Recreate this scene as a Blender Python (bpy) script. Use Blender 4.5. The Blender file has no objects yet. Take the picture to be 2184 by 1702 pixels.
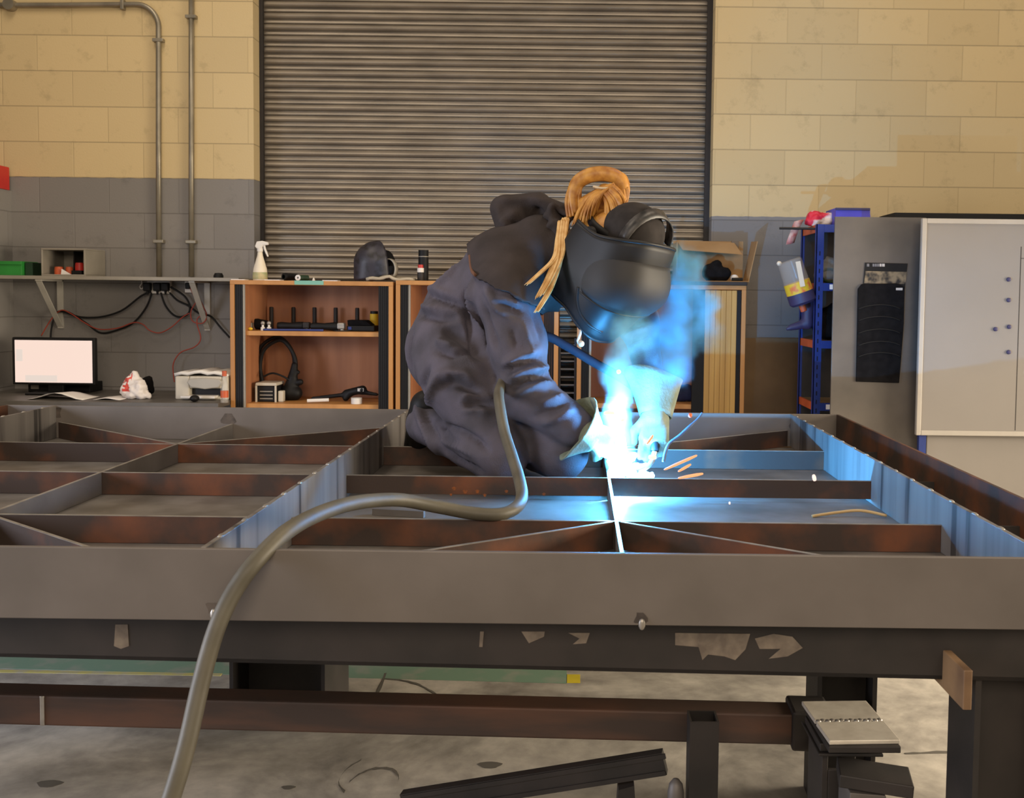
import bpy, bmesh, math, random
import numpy as np
from mathutils import Vector, Matrix, noise as mnoise
from mathutils.bvhtree import BVHTree

random.seed(7)
SC = bpy.context.scene
COL = SC.collection
PI = math.pi

# ------------------------------------------------------------------ camera
W_PX, H_PX = 2184.0, 1702.0
FOC, CX, CY, PITCH, ROLL, CAM_Z = 2200.0, 1230.0, 754.0, 0.055, 0.0115, 1.40
_F = np.array([0.0, math.cos(PITCH), -math.sin(PITCH)])
_Zp = np.array([0.0, math.sin(PITCH), math.cos(PITCH)])
_X = np.array([1.0, 0.0, 0.0])
_R = _X * math.cos(ROLL) + _Zp * math.sin(ROLL)
_U = _Zp * math.cos(ROLL) - _X * math.sin(ROLL)
CAM_O = np.array([0.0, 0.0, CAM_Z])
cam = bpy.data.cameras.new('camera')
cam.sensor_width = 36.0
cam.sensor_fit = 'HORIZONTAL'
cam.lens = 36.0 * FOC / W_PX
cam.shift_x = (W_PX / 2 - CX) / W_PX
cam.shift_y = (CY - H_PX / 2) / W_PX
cam.clip_end = 100
cam_o = bpy.data.objects.new('camera', cam)
COL.objects.link(cam_o)
_M = Matrix.Identity(4)
for i in range(3):
    _M[i][0], _M[i][1], _M[i][2], _M[i][3] = _R[i], _U[i], -_F[i], CAM_O[i]
cam_o.matrix_world = _M
SC.camera = cam_o
cam.dof.use_dof = True
cam.dof.focus_distance = 3.3
cam.dof.aperture_fstop = 9.0


def at(px, py, Y):
    """point of the place at depth Y seen at photo position px, py"""
    d = _F + _R * ((px - CX) / FOC) + _U * ((CY - py) / FOC)
    return CAM_O + d * (Y / d[1])


def atz(px, py, z):
    d = _F + _R * ((px - CX) / FOC) + _U * ((CY - py) / FOC)
    return CAM_O + d * ((z - CAM_Z) / d[2])


def proj(P):
    v = np.asarray(P) - CAM_O
    w = v @ _F
    return np.stack([CX + FOC * (v @ _R) / w, CY - FOC * (v @ _U) / w], -1)


# ------------------------------------------------------------------ world, lights, exposure
SC.view_settings.view_transform = 'Standard'
SC.view_settings.look = 'None'
SC.view_settings.gamma = 1.0
SC.view_settings.exposure = 0.0
SC.view_settings.use_curve_mapping = False
world = bpy.data.worlds.new('world')
SC.world = world
world.use_nodes = True
bg = world.node_tree.nodes['Background']
bg.inputs[0].default_value = (1.0, 0.86, 0.70, 1)
bg.inputs[1].default_value = 0.17


def area_light(name, loc, target, sx, sy, power, col, spread=180):
    l = bpy.data.lights.new(name, 'AREA')
    l.shape = 'RECTANGLE'
    l.size, l.size_y = sx, sy
    l.energy = power
    l.color = col
    l.spread = math.radians(spread)
    o = bpy.data.objects.new(name, l)
    COL.objects.link(o)
    o.location = loc
    d = Vector(target) - Vector(loc)
    o.rotation_euler = d.to_track_quat('-Z', 'Y').to_euler()
    return o


WARM = (1.0, 0.84, 0.66)
area_light('hall_and_fill_light', (-2.4, 3.4, 5.6), (-2.4, 4.4, 0), 1.0, 3.0, 84, WARM)
area_light('hall_and_fill_light', (2.0, 3.4, 5.6), (2.0, 4.4, 0), 1.0, 3.0, 84, WARM)
area_light('hall_and_fill_light', (0.3, -2.6, 3.15), (0.0, 4.5, 1.0), 4.5, 1.6, 185, WARM)  # frontal fill added behind the camera for beam faces and cabinet interiors
# daylight from the open door on the left; low on the right an added warm fill
area_light('door_and_fill_light', (-5.2, 1.3, 1.3), (-0.9, 3.0, 0.0), 1.8, 2.2, 105, (0.80, 0.85, 1.0), 110)
area_light('door_and_fill_light', (4.8, 3.0, 1.2), (0.0, 3.3, 0.0), 2.6, 1.8, 170, (1.0, 0.86, 0.66), 100)  # fill added to brighten the floor under the table


def point_light(name, loc, power, col, r=0.012):
    l = bpy.data.lights.new(name, 'POINT')
    l.energy = power
    l.color = col
    l.shadow_soft_size = r
    o = bpy.data.objects.new(name, l)
    COL.objects.link(o)
    o.location = loc
    return o


ARC = at(1318, 1014, 3.30)
ARC_COL = (0.07, 0.42, 1.0)
point_light('arc_light', (ARC[0] + 0.004, 3.272, 0.7765), 165, ARC_COL, 0.007)
point_light('arc_fill_light', at(1318, 880, 3.255), 44, ARC_COL, 0.03)  # extra light added above the arc for sleeve, helmet, gloves and smoke

# ------------------------------------------------------------------ materials
MATS = {}


def mat(name, col, rough=0.6, metal=0.0, var=0.15, scale=8.0, bump=0.0, bscale=60.0,
        col2=None, stretch=None, emit=None, estr=0.0, alpha=1.0, trans=0.0, spec=0.5, lo=0.35, hi=0.65, detail=5.0):
    if name in MATS:
        return MATS[name]
    m = bpy.data.materials.new(name)
    m.use_nodes = True
    nt = m.node_tree
    b = nt.nodes['Principled BSDF']
    b.inputs['Roughness'].default_value = rough
    b.inputs['Metallic'].default_value = metal
    b.inputs['Specular IOR Level'].default_value = spec
    if alpha < 1:
        b.inputs['Alpha'].default_value = alpha
    if trans:
        b.inputs['Transmission Weight'].default_value = trans
    tc = nt.nodes.new('ShaderNodeTexCoord')
    vec = tc.outputs['Object']
    if stretch:
        mp = nt.nodes.new('ShaderNodeMapping')
        mp.inputs['Scale'].default_value = stretch
        nt.links.new(vec, mp.inputs['Vector'])
        vec = mp.outputs['Vector']
    if var or col2:
        n = nt.nodes.new('ShaderNodeTexNoise')
        n.inputs['Scale'].default_value = scale
        n.inputs['Detail'].default_value = detail
        nt.links.new(vec, n.inputs['Vector'])
        r = nt.nodes.new('ShaderNodeValToRGB')
        c2 = col2 or tuple(c * (1 - var) for c in col)
        c1 = col if col2 else tuple(min(1, c * (1 + var * 0.6)) for c in col)
        r.color_ramp.elements[0].position, r.color_ramp.elements[1].position = lo, hi
        r.color_ramp.elements[0].color = (*c2, 1)
        r.color_ramp.elements[1].color = (*c1, 1)
        nt.links.new(n.outputs['Fac'], r.inputs['Fac'])
        nt.links.new(r.outputs['Color'], b.inputs['Base Color'])
    else:
        b.inputs['Base Color'].default_value = (*col, 1)
    if bump:
        n2 = nt.nodes.new('ShaderNodeTexNoise')
        n2.inputs['Scale'].default_value = bscale
        n2.inputs['Detail'].default_value = 4
        nt.links.new(vec, n2.inputs['Vector'])
        bp = nt.nodes.new('ShaderNodeBump')
        bp.inputs['Strength'].default_value = bump
        bp.inputs['Distance'].default_value = 0.004
        nt.links.new(n2.outputs['Fac'], bp.inputs['Height'])
        nt.links.new(bp.outputs['Normal'], b.inputs['Normal'])
    if emit:
        b.inputs['Emission Color'].default_value = (*emit, 1)
        b.inputs['Emission Strength'].default_value = estr
    MATS[name] = m
    return m


def s2l(r, g, b):
    f = lambda c: (c / 255 / 12.92) if c <= 10 else ((c / 255 + 0.055) / 1.055) ** 2.4
    return (f(r), f(g), f(b))


def block_material(name, z_split, cream, grey, x0):
    m = bpy.data.materials.new(name)
    m.use_nodes = True
    nt = m.node_tree
    N, Lk = nt.nodes, nt.links
    b = N['Principled BSDF']
    b.inputs['Roughness'].default_value = 0.75
    tc = N.new('ShaderNodeTexCoord')
    sep = N.new('ShaderNodeSeparateXYZ')
    Lk.new(tc.outputs['Object'], sep.inputs[0])
    add = N.new('ShaderNodeMath'); add.operation = 'ADD'
    Lk.new(sep.outputs['X'], add.inputs[0]); Lk.new(sep.outputs['Y'], add.inputs[1])
    sub = N.new('ShaderNodeMath'); sub.operation = 'SUBTRACT'
    Lk.new(sep.outputs['Z'], sub.inputs[0]); sub.inputs[1].default_value = Z_COURSE - 0.2255 * 12
    off = N.new('ShaderNodeMath'); off.operation = 'ADD'
    Lk.new(add.outputs[0], off.inputs[0]); off.inputs[1].default_value = 20 + x0
    comb = N.new('ShaderNodeCombineXYZ')
    Lk.new(off.outputs[0], comb.inputs[0]); Lk.new(sub.outputs[0], comb.inputs[1])
    br = N.new('ShaderNodeTexBrick')
    br.inputs['Scale'].default_value = 1.0
    br.inputs['Brick Width'].default_value = 0.45
    br.inputs['Row Height'].default_value = 0.2255
    br.inputs['Mortar Size'].default_value = 0.0042
    br.inputs['Mortar Smooth'].default_value = 0.5
    br.offset = 0.5
    br.inputs['Color1'].default_value = (0.0, 0.0, 0.0, 1)
    br.inputs['Color2'].default_value = (1, 1, 1, 1)
    br.inputs['Mortar'].default_value = (0.5, 0.5, 0.5, 1)
    Lk.new(comb.outputs[0], br.inputs['Vector'])
    # paint line
    nz = N.new('ShaderNodeTexNoise'); nz.inputs['Scale'].default_value = 14
    Lk.new(tc.outputs['Object'], nz.inputs['Vector'])
    mul = N.new('ShaderNodeMath'); mul.operation = 'MULTIPLY_ADD'
    Lk.new(nz.outputs['Fac'], mul.inputs[0]); mul.inputs[1].default_value = 0.012
    Lk.new(sep.outputs['Z'], mul.inputs[2])
    gt = N.new('ShaderNodeMath'); gt.operation = 'GREATER_THAN'
    Lk.new(mul.outputs[0], gt.inputs[0]); gt.inputs[1].default_value = z_split + 0.006
    mix = N.new('ShaderNodeMix'); mix.data_type = 'RGBA'
    Lk.new(gt.outputs[0], mix.inputs[0])
    mix.inputs[6].default_value = (*grey, 1); mix.inputs[7].default_value = (*cream, 1)
    # block-to-block variation and dirt
    mix2 = N.new('ShaderNodeMix'); mix2.data_type = 'RGBA'; mix2.blend_type = 'MULTIPLY'
    mix2.inputs[0].default_value = 1.0
    rmp = N.new('ShaderNodeMapRange'); rmp.inputs[3].default_value = 0.94; rmp.inputs[4].default_value = 1.04
    Lk.new(br.outputs['Color'], rmp.inputs[0])
    Lk.new(mix.outputs[2], mix2.inputs[6]); Lk.new(rmp.outputs[0], mix2.inputs[7])
    dn = N.new('ShaderNodeTexNoise'); dn.inputs['Scale'].default_value = 6.0; dn.inputs['Detail'].default_value = 9
    dn.inputs['Roughness'].default_value = 0.72
    Lk.new(tc.outputs['Object'], dn.inputs['Vector'])
    dr = N.new('ShaderNodeMapRange'); dr.inputs[1].default_value = 0.56; dr.inputs[2].default_value = 0.74
    dr.inputs[3].default_value = 1.0; dr.inputs[4].default_value = 0.74
    Lk.new(dn.outputs['Fac'], dr.inputs[0])
    mix3 = N.new('ShaderNodeMix'); mix3.data_type = 'RGBA'; mix3.blend_type = 'MULTIPLY'; mix3.inputs[0].default_value = 1.0
    Lk.new(mix2.outputs[2], mix3.inputs[6]); Lk.new(dr.outputs[0], mix3.inputs[7])
    # joints hold dirt in long horizontal lines, hardly in the uprights
    fr = N.new('ShaderNodeMath'); fr.operation = 'FRACT'
    dv = N.new('ShaderNodeMath'); dv.operation = 'DIVIDE'
    Lk.new(sub.outputs[0], dv.inputs[0]); dv.inputs[1].default_value = 0.2255
    Lk.new(dv.outputs[0], fr.inputs[0])
    lt = N.new('ShaderNodeMath'); lt.operation = 'LESS_THAN'
    ab = N.new('ShaderNodeMath'); ab.operation = 'PINGPONG'; ab.inputs[1].default_value = 0.5
    Lk.new(dv.outputs[0], ab.inputs[0]); Lk.new(ab.outputs[0], lt.inputs[0]); lt.inputs[1].default_value = 0.016
    jm = N.new('ShaderNodeMath'); jm.operation = 'MULTIPLY'; Lk.new(lt.outputs[0], jm.inputs[0]); jm.inputs[1].default_value = 0.32
    jv = N.new('ShaderNodeMath'); jv.operation = 'MULTIPLY'; Lk.new(br.outputs['Fac'], jv.inputs[0]); jv.inputs[1].default_value = 0.10
    jx = N.new('ShaderNodeMath'); jx.operation = 'MAXIMUM'; Lk.new(jm.outputs[0], jx.inputs[0]); Lk.new(jv.outputs[0], jx.inputs[1])
    mix4 = N.new('ShaderNodeMix'); mix4.data_type = 'RGBA'
    Lk.new(jx.outputs[0], mix4.inputs[0]); Lk.new(mix3.outputs[2], mix4.inputs[6]); mix4.inputs[7].default_value = (0.05, 0.04, 0.03, 1)
    Lk.new(mix4.outputs[2], b.inputs['Base Color'])
    bp = N.new('ShaderNodeBump'); bp.inputs['Strength'].default_value = 0.5; bp.inputs['Distance'].default_value = 0.004
    bp.invert = True
    fine = N.new('ShaderNodeTexNoise'); fine.inputs['Scale'].default_value = 90
    Lk.new(tc.outputs['Object'], fine.inputs['Vector'])
    ma = N.new('ShaderNodeMath'); ma.operation = 'MULTIPLY_ADD'
    Lk.new(fine.outputs['Fac'], ma.inputs[0]); ma.inputs[1].default_value = 0.35; Lk.new(br.outputs['Fac'], ma.inputs[2])
    Lk.new(ma.outputs[0], bp.inputs['Height']); Lk.new(bp.outputs['Normal'], b.inputs['Normal'])
    return m


Y_WALL = 6.70
Z_COURSE = float(at(300, 380, Y_WALL)[2])

# steel family
M_STEEL = mat('mill_steel', (0.17, 0.155, 0.145), 0.55, 0.35, col2=(0.115, 0.100, 0.090), scale=5, bump=0.05, bscale=120)
M_RUST = mat('rusty_steel', (0.21, 0.062, 0.018), 0.7, 0.1, col2=(0.042, 0.025, 0.018), scale=5, lo=0.46, hi=0.80, bump=0.08, bscale=90)
M_EDGE = mat('bright_steel', (0.36, 0.33, 0.29), 0.4, 0.6, var=0.25, scale=20)
M_DARK = mat('dark_steel', (0.034, 0.027, 0.024), 0.6, 0.25, col2=(0.020, 0.017, 0.015), scale=7, bump=0.05)
M_PLATE = mat('table_plate_steel', (0.22, 0.20, 0.18), 0.50, 0.35, col2=(0.13, 0.115, 0.10), scale=7, bump=0.04)
M_GALV = mat('galvanised_sheet', (0.165, 0.143, 0.122), 0.48, 0.5, col2=(0.105, 0.093, 0.082), scale=3.0, bump=0.03)
M_BLACK = mat('black_plastic', (0.008, 0.0075, 0.0075), 0.55, var=0.1, spec=0.25)
M_BLACKC = mat('black_cloth', (0.008, 0.007, 0.007), 0.9, spec=0.1, var=0.3, scale=25, bump=0.3, bscale=80)
M_WHITE = mat('white_plastic', (0.70, 0.66, 0.60), 0.45, var=0.05)
M_OFFW = mat('cream_plastic', (0.52, 0.47, 0.38), 0.5, var=0.06)
M_PAPER = mat('paper', (0.78, 0.74, 0.70), 0.8, var=0.03)
M_BOARD = mat('whiteboard_enamel', (0.255, 0.232, 0.21), 0.35, var=0.05, scale=2)
M_BOARD2 = mat('pale_panel', (0.24, 0.215, 0.19), 0.5, var=0.05, scale=2)
M_PINE = mat('beech_edging', (0.50, 0.235, 0.068), 0.5, col2=(0.40, 0.18, 0.048), scale=10, stretch=(1, 1, 0.08))
M_BACKP = mat('cabinet_lining', (0.40, 0.165, 0.072), 0.6, col2=(0.31, 0.122, 0.052), scale=14, stretch=(1, 1, 0.06))
M_TAMB = mat('oak_tambour', (0.52, 0.30, 0.075), 0.5, col2=(0.42, 0.23, 0.055), scale=20, stretch=(1, 1, 0.05))
M_CARD = mat('cardboard', (0.38, 0.23, 0.10), 0.8, col2=(0.32, 0.185, 0.075), scale=6)
M_HARDB = mat('hardboard', (0.20, 0.125, 0.055), 0.7, col2=(0.15, 0.09, 0.038), scale=4)
M_BLUE = mat('blue_paint', (0.014, 0.035, 0.20), 0.45, var=0.2)
M_BLUEP = mat('blue_crate_plastic', (0.07, 0.06, 0.45), 0.5, var=0.1)
M_ORANGE = mat('orange_paint', (0.55, 0.10, 0.03), 0.5, var=0.15)
M_RED = mat('red_plastic', (0.50, 0.025, 0.018), 0.45, var=0.1)
M_REDP = mat('red_print', (0.62, 0.03, 0.035), 0.5, var=0.1)
M_GREEN = mat('green_plastic', (0.02, 0.21, 0.03), 0.5, var=0.15)
M_DGREEN = mat('dark_green_plastic', (0.008, 0.035, 0.012), 0.6, var=0.2)
M_YEL = mat('yellow_label', (0.72, 0.46, 0.02), 0.6, var=0.1)
M_TEAL = mat('teal_label', (0.18, 0.42, 0.33), 0.6, var=0.05)
M_NAVY = mat('navy_plastic', (0.04, 0.035, 0.10), 0.5, var=0.1)
M_CLEAR = mat('clear_plastic', (0.62, 0.58, 0.52), 0.2, var=0, alpha=0.22)
M_FROST = mat('frosted_plastic', (0.74, 0.66, 0.52), 0.4, var=0.05)
M_CONDUIT = mat('galvanised_conduit', (0.30, 0.265, 0.20), 0.4, 0.6, var=0.2)
M_BOX = mat('grey_enamel', (0.30, 0.27, 0.22), 0.5, 0.2, var=0.08)
M_RUBBER = mat('rubber_cable', (0.092, 0.080, 0.055), 0.55, var=0.2, scale=12, bump=0.1)
M_CLOTH = mat('coverall_cloth', (0.086, 0.073, 0.092), 0.9, col2=(0.054, 0.047, 0.056), scale=9, bump=0.35, bscale=220)
M_CAPE = mat('grey_brown_suede', (0.050, 0.039, 0.037), 0.9, spec=0.2, col2=(0.034, 0.027, 0.025), scale=10, bump=0.3, bscale=150)
M_TRIM = mat('brown_binding', (0.12, 0.05, 0.025), 0.8, var=0.1)
M_SKIN = mat('skin', (0.55, 0.30, 0.20), 0.5, var=0.08)
M_HAIR = mat('blonde_hair', (0.52, 0.25, 0.045), 0.5, col2=(0.30, 0.11, 0.016), scale=30)
M_HAIRL = mat('pale_blonde_hair', (0.66, 0.43, 0.18), 0.5, col2=(0.50, 0.26, 0.07), scale=30)
M_HELM = mat('helmet_black', (0.013, 0.012, 0.012), 0.5, spec=0.3, var=0.15, scale=10)
M_GLOVE = mat('glove_suede', (0.20, 0.22, 0.16), 0.9, col2=(0.13, 0.15, 0.10), scale=18, bump=0.5, bscale=120)
M_LENS = mat('dark_lens', (0.004, 0.006, 0.005), 0.08, var=0)
M_SHUT = mat('galvanised_shutter', (0.345, 0.292, 0.225), 0.40, 0.35, col2=(0.25, 0.212, 0.165), scale=7, stretch=(0.5, 1, 2.5), bump=0.02)
M_FRONT = mat('helmet_front', (0.024, 0.022, 0.021), 0.58, spec=0.35, var=0.1)

# ------------------------------------------------------------------ mesh helpers
ORIG = {}


class MB:
    def __init__(self):
        self.v, self.f, self.mi = [], [], []
        self.cur = 0

    def _add(self, vs, fs):
        o = len(self.v)
        self.v.extend([tuple(map(float, p)) for p in vs])
        for f in fs:
            self.f.append(tuple(i + o for i in f))
            self.mi.append(self.cur)
        return self

    def box(self, lo, hi, M=None):
        (x0, y0, z0), (x1, y1, z1) = lo, hi
        x0, x1 = min(x0, x1), max(x0, x1)
        y0, y1 = min(y0, y1), max(y0, y1)
        z0, z1 = min(z0, z1), max(z0, z1)
        vs = [(x0, y0, z0), (x1, y0, z0), (x1, y1, z0), (x0, y1, z0), (x0, y0, z1), (x1, y0, z1), (x1, y1, z1), (x0, y1, z1)]
        if M is not None:
            vs = [M @ Vector(p) for p in vs]
        return self._add(vs, [(0, 3, 2, 1), (4, 5, 6, 7), (0, 1, 5, 4), (1, 2, 6, 5), (2, 3, 7, 6), (3, 0, 4, 7)])

    def bar(self, p0, p1, w, h, up=(0, 0, 1)):
        """rectangular bar between two points, w across, h along up"""
        p0, p1 = Vector(p0), Vector(p1)
        d = (p1 - p0).normalized()
        up = Vector(up)
        side = d.cross(up).normalized()
        u = side.cross(d).normalized()
        vs = []
        for p in (p0, p1):
            for a, b in ((-1, -1), (1, -1), (1, 1), (-1, 1)):
                vs.append(p + side * (a * w / 2) + u * (b * h / 2))
        return self._add(vs, [(0, 1, 2, 3), (7, 6, 5, 4), (0, 4, 5, 1), (1, 5, 6, 2), (2, 6, 7, 3), (3, 7, 4, 0)])

    def tube(self, pts, r, n=10, caps=True):
        pts = [Vector(p) for p in pts]
        rs = r if isinstance(r, (list, tuple)) else [r] * len(pts)
        vs, fs = [], []
        prev = None
        for i, p in enumerate(pts):
            a = pts[max(0, i - 1)]; b = pts[min(len(pts) - 1, i + 1)]
            d = (b - a)
            d = d.normalized() if d.length > 1e-9 else Vector((0, 0, 1))
            if prev is None:
                ref = Vector((0, 0, 1)) if abs(d.z) < 0.9 else Vector((1, 0, 0))
                s = d.cross(ref).normalized()
            else:
                s = (prev - d * prev.dot(d))
                s = s.normalized() if s.length > 1e-9 else d.orthogonal().normalized()
            prev = s
            t = d.cross(s)
            for k in range(n):
                an = 2 * PI * k / n
                vs.append(p + s * (math.cos(an) * rs[i]) + t * (math.sin(an) * rs[i]))
        for i in range(len(pts) - 1):
            for k in range(n):
                k2 = (k + 1) % n
                fs.append((i * n + k, i * n + k2, (i + 1) * n + k2, (i + 1) * n + k))
        if caps:
            fs.append(tuple(reversed(range(n))))
            fs.append(tuple((len(pts) - 1) * n + k for k in range(n)))
        return self._add(vs, fs)

    def cyl(self, p0, p1, r0, r1=None, n=20):
        return self.tube([p0, p1], [r0, r0 if r1 is None else r1], n)

    def lathe(self, prof, c, axis=(0, 0, 1), n=24, caps=True):
        """prof: (radius, height) along axis from c"""
        ax = Vector(axis).normalized()
        s = ax.orthogonal().normalized(); t = ax.cross(s)
        c = Vector(c)
        vs, fs = [], []
        for (r, h) in prof:
            for k in range(n):
                an = 2 * PI * k / n
                vs.append(c + ax * h + s * (math.cos(an) * r) + t * (math.sin(an) * r))
        for i in range(len(prof) - 1):
            for k in range(n):
                k2 = (k + 1) % n
                fs.append((i * n + k, i * n + k2, (i + 1) * n + k2, (i + 1) * n + k))
        if caps:
            fs.append(tuple(reversed(range(n))))
            fs.append(tuple((len(prof) - 1) * n + k for k in range(n)))
        return self._add(vs, fs)

    def ball(self, c, r, n=14, m=8):
        rx, ry, rz = r if isinstance(r, (list, tuple)) else (r, r, r)
        vs = [(c[0], c[1], c[2] - rz)]
        fs = []
        for i in range(1, m):
            th = -PI / 2 + PI * i / m
            for k in range(n):
                an = 2 * PI * k / n
                vs.append((c[0] + rx * math.cos(th) * math.cos(an), c[1] + ry * math.cos(th) * math.sin(an), c[2] + rz * math.sin(th)))
        vs.append((c[0], c[1], c[2] + rz))
        top = len(vs) - 1
        for k in range(n):
            k2 = (k + 1) % n
            fs.append((0, 1 + k2, 1 + k))
            fs.append((top, 1 + (m - 2) * n + k, 1 + (m - 2) * n + k2))
            for i in range(m - 2):
                fs.append((1 + i * n + k, 1 + i * n + k2, 1 + (i + 1) * n + k2, 1 + (i + 1) * n + k))
        return self._add(vs, fs)

    def prism(self, poly, ext):
        """closed polygon of 3D points extruded by vector ext"""
        n = len(poly)
        e = Vector(ext)
        a = [Vector(p) for p in poly]
        vs = a + [p + e for p in a]
        fs = [tuple(range(n)), tuple(reversed(range(n, 2 * n)))]
        for i in range(n):
            j = (i + 1) % n
            fs.append((i, i + n, j + n, j))
        return self._add(vs, fs)

    def grid(self, rows):
        nr, nc = len(rows), len(rows[0])
        vs = [p for r in rows for p in r]
        fs = [(i * nc + j, i * nc + j + 1, (i + 1) * nc + j + 1, (i + 1) * nc + j) for i in range(nr - 1) for j in range(nc - 1)]
        return self._add(vs, fs)

    def raw(self, vs, fs):
        return self._add(vs, fs)

    def build(self, name, m, parent=None, smooth=False, bevel=0.0, solid=0.0, sub=0, seg=2):
        me = bpy.data.meshes.new(name)
        vs = np.array(self.v)
        if parent is not None:
            org = ORIG[parent.name]
        else:
            lo, hi = vs.min(0), vs.max(0)
            org = np.array([(lo[0] + hi[0]) / 2, (lo[1] + hi[1]) / 2, lo[2]])
        me.from_pydata([tuple(p) for p in (vs - org)], [], self.f)
        ms = m if isinstance(m, (list, tuple)) else [m]
        for x in ms:
            me.materials.append(x)
        if len(ms) > 1:
            me.polygons.foreach_set('material_index', self.mi)
        bm = bmesh.new(); bm.from_mesh(me)
        bmesh.ops.recalc_face_normals(bm, faces=bm.faces)
        bm.to_mesh(me); bm.free()
        if smooth:
            me.polygons.foreach_set('use_smooth', [True] * len(me.polygons))
            if smooth == 'auto':
                try:
                    me.set_sharp_from_angle(angle=math.radians(40))
                except Exception:
                    pass
        o = bpy.data.objects.new(name, me)
        COL.objects.link(o)
        if parent is not None:
            o.parent = parent
        else:
            o.location = org
        ORIG[o.name] = org
        if solid:
            s = o.modifiers.new('solid', 'SOLIDIFY'); s.thickness = solid; s.offset = 0
        if bevel:
            bv = o.modifiers.new('bevel', 'BEVEL'); bv.width = bevel; bv.segments = seg; bv.limit_method = 'ANGLE'
        if sub:
            sd = o.modifiers.new('sub', 'SUBSURF'); sd.levels = sub; sd.render_levels = sub
        return o


def tag(o, label, cat, group=None, kind=None):
    o['label'] = label
    o['category'] = cat
    if group:
        o['group'] = group
    if kind:
        o['kind'] = kind
    return o


def thing(name, loc, label, cat, group=None):
    o = bpy.data.objects.new(name, None)
    o.empty_display_size = 0.05
    COL.objects.link(o)
    o.location = tuple(map(float, loc))
    ORIG[o.name] = np.array(loc, float)
    return tag(o, label, cat, group)


def struct(o, label=None):
    o['kind'] = 'structure'
    if label:
        o['label'] = label
    return o


def spline(pts, n=8):
    P = [Vector(p) for p in pts]
    out = []
    for i in range(len(P) - 1):
        p0, p1, p2, p3 = P[max(0, i - 1)], P[i], P[i + 1], P[min(len(P) - 1, i + 2)]
        for k in range(n):
            t = k / n
            out.append(0.5 * ((2 * p1) + (p2 - p0) * t + (2 * p0 - 5 * p1 + 4 * p2 - p3) * t * t + (3 * p1 - p0 - 3 * p2 + p3) * t ** 3))
    out.append(P[-1])
    return out


# ---- implicit surfaces (smooth union of tapered capsules / ellipsoids) meshed with surface nets
def sd_caps(P, a, b, ra, rb):
    a, b = np.asarray(a, float), np.asarray(b, float)
    ab = b - a
    t = np.clip(((P - a) @ ab) / max(ab @ ab, 1e-12), 0, 1)
    d = np.linalg.norm(P - (a + t[..., None] * ab), axis=-1)
    return d - (ra + (rb - ra) * t)


def sd_ell(P, c, r):
    r = np.asarray(r, float)
    q = (P - np.asarray(c, float)) / r
    k = np.linalg.norm(q, axis=-1)
    return (k - 1) * r.min()


def smin(a, b, k):
    h = np.clip(0.5 + 0.5 * (b - a) / k, 0, 1)
    return b + (a - b) * h - k * h * (1 - h)


def surface_nets(fn, lo, hi, h):
    lo, hi = np.asarray(lo, float), np.asarray(hi, float)
    n = np.ceil((hi - lo) / h).astype(int) + 1
    ax = [lo[i] + h * np.arange(n[i]) for i in range(3)]
    G = np.stack(np.meshgrid(*ax, indexing='ij'), -1)
    D = np.empty(n)
    for i in range(n[0]):
        D[i] = fn(G[i])
    S = D < 0
    c = [(0, 0, 0), (1, 0, 0), (0, 1, 0), (1, 1, 0), (0, 0, 1), (1, 0, 1), (0, 1, 1), (1, 1, 1)]
    sl = lambda o, A: A[o[0]:n[0] - 1 + o[0], o[1]:n[1] - 1 + o[1], o[2]:n[2] - 1 + o[2]]
    cnt = sum(sl(o, S).astype(int) for o in c)
    act = (cnt > 0) & (cnt < 8)
    idx = -np.ones(act.shape, int)
    idx[act] = np.arange(act.sum())
    acc = np.zeros((*act.shape, 3)); num = np.zeros(act.shape)
    edges = [(0, 1), (2, 3), (4, 5), (6, 7), (0, 2), (1, 3), (4, 6), (5, 7), (0, 4), (1, 5), (2, 6), (3, 7)]
    for e0, e1 in edges:
        d0, d1 = sl(c[e0], D), sl(c[e1], D)
        x = (d0 < 0) != (d1 < 0)
        t = np.where(x, d0 / np.where(x, d0 - d1, 1), 0)
        p = np.array(c[e0]) + t[..., None] * (np.array(c[e1]) - np.array(c[e0]))
        acc += np.where(x[..., None], p, 0); num += x
    base = np.stack(np.meshgrid(*[np.arange(k - 1) for k in n], indexing='ij'), -1)
    V = lo + h * (base[act] + acc[act] / num[act][:, None])
    F = []
    for a in range(3):
        b, d = (a + 1) % 3, (a + 2) % 3
        s0 = [slice(0, k) for k in n]; s1 = [slice(0, k) for k in n]
        s0[a] = slice(0, n[a] - 1); s1[a] = slice(1, n[a])
        x = S[tuple(s0)] != S[tuple(s1)]
        I = np.argwhere(x)
        I = I[(I[:, b] > 0) & (I[:, d] > 0) & (I[:, b] < n[b] - 1) & (I[:, d] < n[d] - 1)]
        ins = S[tuple(I.T)]
        def cell(ob, od):
            J = I.copy(); J[:, b] -= ob; J[:, d] -= od
            return idx[tuple(J.T)]
        q = np.stack([cell(1, 1), cell(0, 1), cell(0, 0), cell(1, 0)], -1)
        q[~ins] = q[~ins][:, ::-1]
        F.append(q)
    F = np.concatenate(F)
    return V, F


def smooth_verts(V, F, it=2, lam=0.5):
    E = np.concatenate([F[:, [0, 1]], F[:, [1, 2]], F[:, [2, 3]], F[:, [3, 0]]])
    E = np.unique(np.sort(E, 1), axis=0)
    for _ in range(it):
        s = np.zeros_like(V); c = np.zeros(len(V))
        np.add.at(s, E[:, 0], V[E[:, 1]]); np.add.at(s, E[:, 1], V[E[:, 0]])
        np.add.at(c, E[:, 0], 1); np.add.at(c, E[:, 1], 1)
        V = V + lam * (s / np.maximum(c, 1)[:, None] - V)
    return V


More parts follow.
